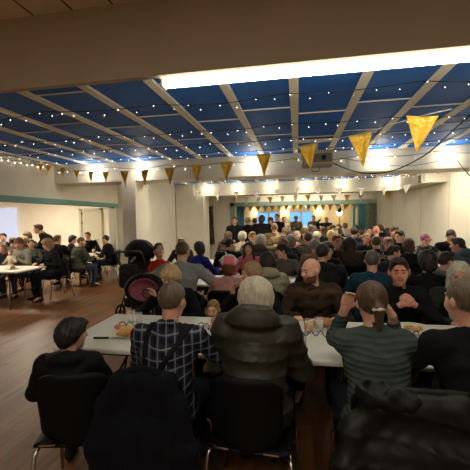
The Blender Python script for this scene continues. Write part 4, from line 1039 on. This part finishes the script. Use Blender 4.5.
CW = {'black': (26, 26, 29), 'navy': (34, 38, 56), 'grey': (92, 90, 88), 'maroon': (96, 40, 42), 'cream': (204, 192, 166), 'olive': (84, 82, 58), 'brown': (84, 64, 50), 'royal blue': (40, 56, 130), 'mustard': (170, 130, 50), 'dusty pink': (176, 120, 116), 'dark green': (40, 60, 48), 'white': (210, 206, 196), 'red': (160, 44, 40), 'teal': (44, 96, 104)}
WEI = ['black']*5+['navy']*3+['grey']*5+['dusty pink', 'cream', 'white']+['brown']*3+['olive']*2+['cream']*2+['maroon']*2+['dark green']*2+['royal blue', 'mustard', 'dusty pink', 'white', 'red', 'teal']
HW = ['darkbrown']*2+['brown']*4+['light', 'blond']+['greybrown']*2+['grey']*3+['light']*2+['blond']*2+['white']*2+['black', 'auburn']
HN_ = {'darkbrown': 'dark brown', 'brown': 'brown', 'greybrown': 'grey-brown', 'grey': 'grey', 'light': 'light brown', 'blond': 'blond', 'white': 'white', 'black': 'black', 'auburn': 'auburn'}
used = set(); rng = random.Random(11)
placed = [(o.location.x, o.location.y) for o in list(COL.objects) if o.get('category') == 'person']
ROWS = [(6.45, 0, -1.5, 1.1, 'at the third table'), (7.85, 1, -1.8, 1.9, 'past the third table'), (8.6, 0, -1.9, 1.9, 'at the fourth table'), (10.0, 1, -2.0, 2.6, 'past the fourth table'), (10.8, 0, -1.7, 3.0, 'at the fifth table'),
        (12.2, 1, -2.0, 2.9, 'past the fifth table'), (12.95, 0, -2.0, 2.6, 'by the teal opening'), (14.2, 0, -2.0, 2.1, 'past the teal opening'), (15.6, 1, -1.9, 2.2, 'in the far hall'), (16.6, 0, -1.8, 2.4, 'at the very back')]
for (y, face, xa, xb, rowt) in ROWS:
    x = xa+rng.uniform(0, .3)
    while x < xb:
        yy = y+rng.uniform(-.1, .1)
        if all((x-a)**2*1.6+(yy-b)**2 > .34 for a, b in placed):
            for _ in range(60):
                bi = rng.randrange(len(PROTO)); hc_ = rng.choice(HW); cw = rng.choice(WEI)
                B, tp_, hn = PROTO[bi]
                if bi == 6 and hc_ in ('auburn', 'black'): continue
                ft = 'facing camera' if face else 'seen from behind'
                lb = 'diner with %s %s hair in %s %s, %s, %s' % (hn, HN_[hc_].replace(' ', '-'), cw.replace(' ', '-'), {'puffer': 'padded jacket'}.get(tp_, tp_), ft, rowt)
                if (hn, hc_, cw) not in used: break
            used.add((hn, hc_, cw))
            place_person(B, (x, yy, 0), (PI if face else 0)+rng.uniform(-.25, .25), lb, hc_, cloth('crowd_'+cw.replace(' ', '_'), CW[cw]), sk=rng.choice(['pink', 'pale', 'red', 'pink']), tname=GNAME[tp_], s=rng.uniform(.92, 1.03), shoes=False, group='seated diners in the crowd')
            placed.append((x, yy))
        x += rng.uniform(.5, .66)

# ------------------------------------------------------------------ annex on the left
table(-6.02, 5.9, 1.83, .8, 'white table in the left annex before the man holding a baby', 'white tables in the left annex')
table(-5.70, 8.42, .83, 1.1, 'white table in the left annex beside the man in the green striped jumper', 'white tables in the left annex')
def ann(px, py, Y, rz, label, hairc, topm, tn, ch=None, **kw):
    kw.setdefault('h', .0125); return near(px, py, Y, rz, label, hairc, topm, tn, ch, **kw)
JB = cloth('blue_denim', (70, 78, 92)); LG = cloth('light_grey_knit', (150, 148, 132))
r, B = ann(18, 238.5, 6.75, PI, 'man in a brown beanie and pale grey jumper holding a baby in the annex', 'brown', LG, 'jumper', 'black chair under the man holding a baby', hair='beanie', hat=mat('beanie_brown', (110, 84, 62), .95, kind='noise', scale=90, bump=.5), top='sweater', lean=4, hp=-20, hy=20, wl=(-.10, .26, .86), wr=(.12, .26, .84), hdl=(1, .4, 0), hdr=(-1, .4, 0), trousers=JB, fat=1.15)
lx, ly = r.location.x, r.location.y
B2 = build_person(hair='crop', top='sweater', h=.012, child=1.25, lean=-6, fat=.95, hy=10, wl=(-.2, .24, .75), wr=(.2, .24, .75))
place_person(B2, (lx-.02, ly-.30, .46), PI, 'baby in a cream suit held by the man in the brown beanie', 'light', cloth('baby_cream', (214, 206, 184)), tname='romper', s=.42, trousers=cloth('baby_cream', (214, 206, 184)), shoes=False)
ann(46, 238, 6.55, PI-.55, 'woman in a black top seated at the right end of the annex table', 'light', BLK, 'jumper', 'black chair with steel legs under the woman in black at the annex table', hair='mop', top='sweater', hy=-50, fat=1.2, hp=-15, wl=(-.2, .3, .8), wr=(.1, .34, .8))
ann(57.5, 235, 7.9, .2, 'man with reddish brown hair in a black jacket seen from behind in the annex', 'auburn', BLK2, 'jacket', True, hair='short', top='jacket', fat=1.3, hy=-20)
ann(73, 235, 9.0, -1.2, 'woman with dark brown hair in grey in the annex, facing right', 'darkbrown', CHAR, 'jumper', True, hair='mop', top='sweater', fem=1)
STR = mat('cloth_greenstripe', (80, 84, 70), .9, kind='band', rgb2=(50, 54, 46), per=.09, wob=.01)
ann(81.5, 237, 7.75, -.55, 'stout man in a green striped jumper at the small annex table, back to camera', 'greybrown', STR, 'jumper', 'black chair with steel legs under the man in the green striped jumper', hair='crop', top='sweater', fat=1.5, hy=-35, trousers=JB, lean=14)
ann(87.5, 231.8, 9.6, -2.6, 'man with short brown hair in a black top behind the green striped man', 'brown', BLK, 'top', True, hair='short', top='sweater', fat=1.1, hy=-20)
ann(105, 235, 8.75, 1.75, 'man in black with blue jeans at the right end of the annex table, facing left', 'darkbrown', BLK, 'jumper', 'black chair under the man with blue jeans beside the annex wall', hair='crop', top='sweater', hy=0, fat=1.1, trousers=JB, wl=(-.2, .36, .8), wr=(.2, .36, .8))
near(37.5, 224, 7.9, PI-.9, 'man in a black jumper standing and bending over the diners in the annex', 'brown', BLK, 'jumper', None, pose='stand', lean=40, hair='short', top='sweater', h=.0125, hp=-10, hy=-10, wl=(-.2, .6, .95), wr=(.2, .6, .95), hdl=(0, 1, -.6), hdr=(0, 1, -.6), fat=1.1)
K_ = (((2, 243), 6.9, PI, 'person with fair hair in navy at the left frame edge in the annex', 'light', NAVY, 'mop', 20), ((3, 233), 8.6, PI+.4, 'person with black hair at the back left of the annex', 'black', BLK, 'short', 0), ((27, 231.5), 9.0, PI, 'person with brown hair facing the camera at the back of the annex', 'brown', CHAR, 'mop', 0),
      ((31, 239), 7.5, PI+.3, 'person with black hair in grey just right of the brown beanie', 'black', cloth('mid_grey', (96, 92, 88)), 'short', 30), ((42, 231), 8.9, PI-.3, 'person with light brown hair below the bending man', 'light', CHAR, 'short', 10), ((13, 237), 8.2, .3, 'person with brown hair in grey behind the brown beanie', 'brown', cloth('mid_grey', (96, 92, 88)), 'full', 0),
      ((24, 236), 8.0, .1, 'person with fair hair in olive seen from behind in the annex', 'blond', cloth('crowd_olive', CW['olive']), 'mop', 0), ((8, 247), 5.2, .1, 'person in black with grey hair in front of the annex table at the left edge', 'grey', BLK, 'short', 0))
for (px, py), Y, rz, lb, hc_, tm, hr_, hy_ in K_:
    if Y < 6: continue
    ann(px, py, Y, rz, lb, hc_, tm, 'top', None, hair=hr_, top='sweater', hy=hy_, h=.015)
for k, (x, y, rz, lb) in enumerate(((-5.62, 4.95, .2, 'empty black chair pulled up at the front of the annex table'), (-6.45, 4.9, -.1, 'empty black chair before the annex table at the left frame edge'))):
    chair(x, y, rz, lb)

# ------------------------------------------------------------------ things on the near table
TZ = .741
def obj1(name, me, m, loc, label, cat, rz=0, group=None):
    o = link(name, me, None, m); o.location = loc; o.rotation_euler = (0, 0, rz); return tag(o, label, cat, group)
CHINA = mat('paper_plate', (226, 220, 202), .5)
PLATE = MB().lathe([(0, .004), (.075, .004), (.115, .018), (.118, .018), (.078, 0), (0, 0)], n=36).done('plate')
def plate(x, y, label, r=1): o = obj1('plate', PLATE, CHINA, (x, y, TZ), label, 'plate'); o.scale = (r, r, 1); return o
def blob(lo, r, amp, m, name, label, cat, loc, rz=0, fr=60):
    F = Field(-np.array(r)-.02, np.array(r)+.02, .004); F.ell((0, 0, 0), r); F.disp(lambda X, Y, Z: amp*np.sin(X*fr+1)*np.sin(Y*fr*1.1)*np.cos(Z*fr)); return obj1(name, F.mesh(name), m, loc, label, cat, rz)
def wedge(a, r, h): return MB().prism([(0, 0)]+[(r*math.cos(t*a/6), r*math.sin(t*a/6)) for t in range(7)], 0, h, 'z').done('wedge')
CHEESE = mat('cheese_yellow', (232, 188, 92), .5, kind='noise', rgb2=(220, 170, 74)); ORANGE = mat('orange_peel', (226, 112, 34), .5, kind='noise', rgb2=(236, 132, 50), bump=.3, scale=80); BREAD = mat('bread', (214, 170, 104), .8, kind='noise', rgb2=(190, 138, 76), scale=30)
PINKF = mat('pink_food', (214, 116, 98), .5, kind='noise', rgb2=(226, 146, 120), scale=30); CRUST = mat('pie_crust', (206, 152, 84), .7, kind='noise', rgb2=(150, 84, 44), scale=26)
plate(-1.33, 2.52, 'pale plate of cheese and orange slices on the left of the near table', 1.1)
obj1('sandwich', MB().box((-.055, -.045, 0), (.055, .045, .03), .01).done(), CHEESE, (-1.37, 2.56, TZ+.012), 'yellow cheese block at the back of the left plate', 'cheese', .3)
obj1('sandwich', MB().box((-.05, -.03, 0), (.05, .03, .022), .009).done(), BREAD, (-1.35, 2.47, TZ+.012), 'pale bread slice at the front of the left plate', 'bread', -.15)
for k, (x, y, rz) in enumerate(((-1.27, 2.53, .4), (-1.255, 2.47, .9))):
    me = MB().prism([(.05*math.cos(t*PI/10), .05*math.sin(t*PI/10)) for t in range(11)], -.012, .012, 'y').done()
    obj1('orange_segment', me, ORANGE, (x, y, TZ+.012), ('orange wedge at the right of the left plate, rear one', 'orange wedge at the right of the left plate, nearer one')[k], 'orange', rz)
t = thing('cheese_knife', (-1.50, 2.40, TZ), .12, 'black-handled knife lying at the left of the near table', 'knife')
link('handle', MB().box((-.06, -.009, 0), (.06, .009, .014), .005).done(), t, BLACK); link('blade', MB().box((.06, -.011, .004), (.19, .011, .006)).done(), t, CHROME)
blob(0, (.055, .03, .024), .004, PINKF, 'sausage_roll', 'pink meat piece beside the cheese plate on the near table', 'food', (-1.46, 2.62, TZ+.022))
def coil(p0, p1, r, turns, label, m, rt=.0042, ph=0):
    a, b = Vector(p0), Vector(p1); d = b-a; u = d.normalized(); v = Vector((0, 0, 1)); w = u.cross(v); N_ = turns*14; pts = []
    for i in range(N_+1):
        q = i/N_; an = q*turns*2*PI+ph; rr = r*(.75+.25*math.sin(q*9)); pts.append(a+d*q+v*(rr*math.sin(an)+r+rt)+w*rr*math.cos(an)*.9)
    o = link('paper_streamer', MB().tube(pts, rt, 5).done(), None, m); return tag(o, label, 'streamer', None)
PURP = mat('streamer_purple', (92, 62, 120), .6); SILV = mat('streamer_pale', (206, 196, 210), .6); DKS = mat('streamer_dark', (46, 34, 52), .6)
coil((-1.50, 2.69, TZ), (-1.12, 2.66, TZ), .022, 5, 'dark curled paper streamer behind the cheese plate', DKS)
coil((-.80, 2.70, TZ), (-.56, 2.62, TZ), .030, 5, 'purple curled streamer on the table before the toddler', PURP); coil((-.80, 2.66, TZ), (-.56, 2.58, TZ), .028, 5, 'pale curled streamer beside the purple one before the toddler', SILV, ph=2)
coil((-.22, 2.60, TZ), (.36, 2.64, TZ), .030, 8, 'purple curled streamer before the bald man', PURP); coil((-.20, 2.66, TZ), (.34, 2.69, TZ), .026, 8, 'pale curled streamer just behind the purple one before the bald man', SILV, ph=1.7)
coil((.84, 2.72, TZ), (1.06, 2.60, TZ), .026, 4, 'purple curled streamer left of the man at the right edge', PURP); coil((.86, 2.50, TZ), (1.0, 2.40, TZ), .026, 3, 'pale curled streamer at the right end of the near table', SILV)
GL = mat('clear_glass', (245, 245, 240), .05, kind='glass', ior=1.25); JUICE = mat('orange_juice', (240, 168, 40), .3); GREY_ = mat('cloudy_drink', (214, 208, 180), .4)
CUP = MB().lathe([(0, .003), (.028, .003), (.036, .10), (.038, .10), (.030, 0), (0, 0)], n=24).done('cup')
LIQ = MB().lathe([(0, .006), (.0265, .006), (.0325, .078), (0, .078)], n=24).done('liquid')
def glass(x, y, label, liq=None, s=1):
    t = thing('drinking_glass', (x, y, TZ), 0, label, 'glass', None, s); link('tumbler', CUP, t, GL)
    if liq: link('drink', LIQ, t, liq)
glass(-1.48, 2.86, 'empty clear glass standing behind the cheese plate, left one'); glass(-1.39, 2.82, 'empty clear glass standing behind the cheese plate, right one', None, .9)
glass(.085, 2.74, 'glass of orange juice in front of the bald man', JUICE, 1.05); glass(.165, 2.79, 'glass of pale cloudy drink beside the orange juice', GREY_, 1.05); glass(.88, 2.50, 'clear glass by the streamers near the right-hand man')
plate(.20, 2.94, 'white plate holding a pie before the bald man', 1.15)
F = Field((-.12, -.12, -.02), (.12, .12, .06), .004); F.cone((0, 0, .01), (0, 0, .012), .085, .085, .01, flat=((0, 0, 1), .3)); F.cone((0, 0, .045), (0, 0, .05), .062, .062, .02, 'sub', flat=((0, 0, 1), .3)); F.disp(lambda X, Y, Z: .002*np.sin(np.arctan2(Y, X)*22))
obj1('pie', F.mesh('pie'), CRUST, (.21, 2.93, TZ+.025), 'round golden pie with dark filling on the bald man\'s plate', 'pie')
plate(-.66, 2.84, 'paper plate of orange snacks before the toddler', 1.05)
for k, (x, y, m, lb) in enumerate(((-.71, 2.85, PINKF, 'pink snack at the left of the toddler\'s plate'), (-.655, 2.87, ORANGE, 'orange snack in the middle of the toddler\'s plate'), (-.60, 2.85, ORANGE, 'orange snack at the right of the toddler\'s plate'), (-.64, 2.80, PINKF, 'pink snack at the front of the toddler\'s plate'))):
    blob(0, (.034, .028, .026), .003, m, 'party_snack', lb, 'food', (x, y, TZ+.032), k)
plate(.90, 2.90, 'wide pale plate of crumbs before the man with clasped hands', 1.35)
for k, (x, y, lb) in enumerate(((.87, 2.92, 'pastry at the left of the wide pale plate'), (.94, 2.90, 'pastry at the right of the wide pale plate'), (.90, 2.86, 'small pastry at the front of the wide pale plate'))):
    blob(0, (.035, .022, .014), .003, BREAD, 'pastry', lb, 'food', (x, y, TZ+.02), k*1.3)
plate(-5.5, 5.85, 'plate near the right end of the front annex table'); plate(-6.15, 6.0, 'plate before the man holding the baby')
blob(0, (.06, .04, .03), .004, BREAD, 'bread_roll', 'brown bread roll on the annex plate by the woman in black', 'food', (-5.5, 5.85, TZ+.03))
plate(.55, 4.85, 'plate on the second table beyond the black hooded jacket'); plate(-1.15, 4.85, 'plate on the second table beside the broad man in grey'); 

# ------------------------------------------------------------------ pushchair and pink lined baby seat
px_, py_, _ = ray_at(141, 270, 5.45)
t = thing('pushchair', (px_, 5.45, 0), 3.0, 'black pushchair with a rounded hood and hanging bags before the column', 'pushchair')
BF = cloth('pram_black', (20, 20, 22), rough=.7)
F = Field((-.36, -.4, .8), (.36, .4, 1.4), .012); F.ell((0, .02, 1.10), (.25, .27, .235)); F.ell((0, -.10, 1.0), (.20, .26, .20), None, .01, 'sub'); F.cut((0, -.25, 1), 1.0)
F.disp(lambda X, Y, Z: .007*np.abs(np.sin(np.arctan2(Y+.1, Z-.95)*7))); link('hood', F.mesh('hood'), t, BF)
F = Field((-.36, -.4, .3), (.36, .45, 1.2), .012); F.rbox((0, .08, .82), (.20, .05, .26), rotm(0, .25), .03, .04); F.rbox((0, -.06, .58), (.20, .19, .05), None, .03, .04)
for s_ in (-1, 1): F.rbox((s_*.2, -.02, .70), (.022, .17, .12), None, .02, .03)
link('seat', F.mesh('seat'), t, BF)
for s_ in (-1, 1):
    link('frame', MB().tube([(s_*.24, .32, 1.12), (s_*.25, .15, .75), (s_*.25, -.25, .18)], .014).done(), t, DARKMETAL); link('strut', MB().tube([(s_*.25, .02, .55), (s_*.26, .26, .14)], .013).done(), t, DARKMETAL)
    for y, rr in ((-.24, .08), (.22, .11)):
        w = link('wheel', MB().tube([(0, rr*math.cos(a), rr*math.sin(a)) for a in [2*PI*k/24 for k in range(24)]], .02, 8, True).done(), t, BLACK); w.location = (s_*.28, y, rr+.022)
        link('hub', MB().tube([(-.02, 0, 0), (.02, 0, 0)], .03, 12).tube([(0, -rr, 0), (0, rr, 0)], .007).tube([(0, 0, -rr), (0, 0, rr)], .007).done(), w, DARKMETAL)
link('handle', MB().tube([(-.24, .32, 1.12), (-.22, .36, 1.15), (.22, .36, 1.15), (.24, .32, 1.12)], .018).done(), t, BLACK)
link('basket', MB().box((-.22, -.2, .2), (.22, .22, .36), .04).done(), t, BF)
for k, (bx, bz, col, rz) in enumerate(((-.05, .80, (26, 26, 28), .2), (.17, .70, (34, 34, 38), -.2))):
    F = Field((-.2, -.14, -.22), (.2, .14, .2), .011); F.rbox((0, 0, -.03), (.11, .06, .13), None, .04, .03); F.disp(lambda X, Y, Z: .007*np.sin(X*40+Z*30)*np.sin(Z*50)); b = link('bag', F.mesh('bag'), None, cloth('bag_%d' % k, col, rough=.6)); tag(b, ('black bag hanging on the left side of the pushchair', 'black bag hanging on the right side of the pushchair')[k], 'bag')
    b.location = (px_+bx*.9, 5.10+.04*k, bz); b.rotation_euler = (0, 0, rz); b.scale = (1.35, 1.2, 1.5)
mb = MB()
for q in ((-.09, -.14, 1.24, .02), (.02, -.19, 1.16, .025), (.12, -.22, 1.05, .02)): pass
for k, (a, b_) in enumerate((((-.10, .30, 1.06), (-.02, .31, .98)), ((.06, .30, .92), (.12, .29, .72)), ((-.14, .29, .86), (-.06, .28, .80)))):
    link('strap', MB().tube([a, b_], .016, 8).done(), t, mat('strap_pale', (150, 150, 148), .5))
x_, _, z_ = ray_at(143, 303, 3.62)
t = thing('baby_seat', (x_, 3.68, 0), .15, 'black-rimmed baby seat with pink patterned lining behind the near table', 'baby seat')
F = Field((-.3, -.2, .62), (.3, .25, 1.16), .009); F.ell((0, 0, .86), (.235, .14, .185)); F.ell((0, -.11, .86), (.195, .13, .15), None, .01, 'sub'); link('shell', F.mesh('shell'), t, BF)
F = Field((-.3, -.2, .6), (.3, .25, 1.16), .009); F.ell((0, -.0, .86), (.200, .10, .155)); F.ell((0, -.10, .86), (.17, .11, .13), None, .01, 'sub'); F.cut((0, -1, 0), -.09); link('lining', F.mesh('lining'), t, cloth('pink_lining', (168, 92, 104), kind='pattern', rgb2=(96, 74, 88), scale=60))
w = link('ring', MB().tube([(.05*math.cos(a), 0, .05*math.sin(a)) for a in [2*PI*k/20 for k in range(20)]], .007, 6, True).done(), t, DARKMETAL); w.location = (.04, -.06, .82)
for sx in (-1, 1):
    for sy in (-1, 1): link('leg', MB().tube([(sx*.12, sy*.06, .74), (sx*.2, sy*.16, .012)], .012).done(), t, DARKMETAL)

S.view_settings.view_transform = 'Standard'; S.view_settings.look = 'None'; S.view_settings.gamma = 1; S.view_settings.use_curve_mapping = False
S.view_settings.exposure = 1.2
for o in COL.objects:
    if len(o.get('label', '').split()) > 16: print('LONG', o['label'])
print('BUILD', time.time()-T0)
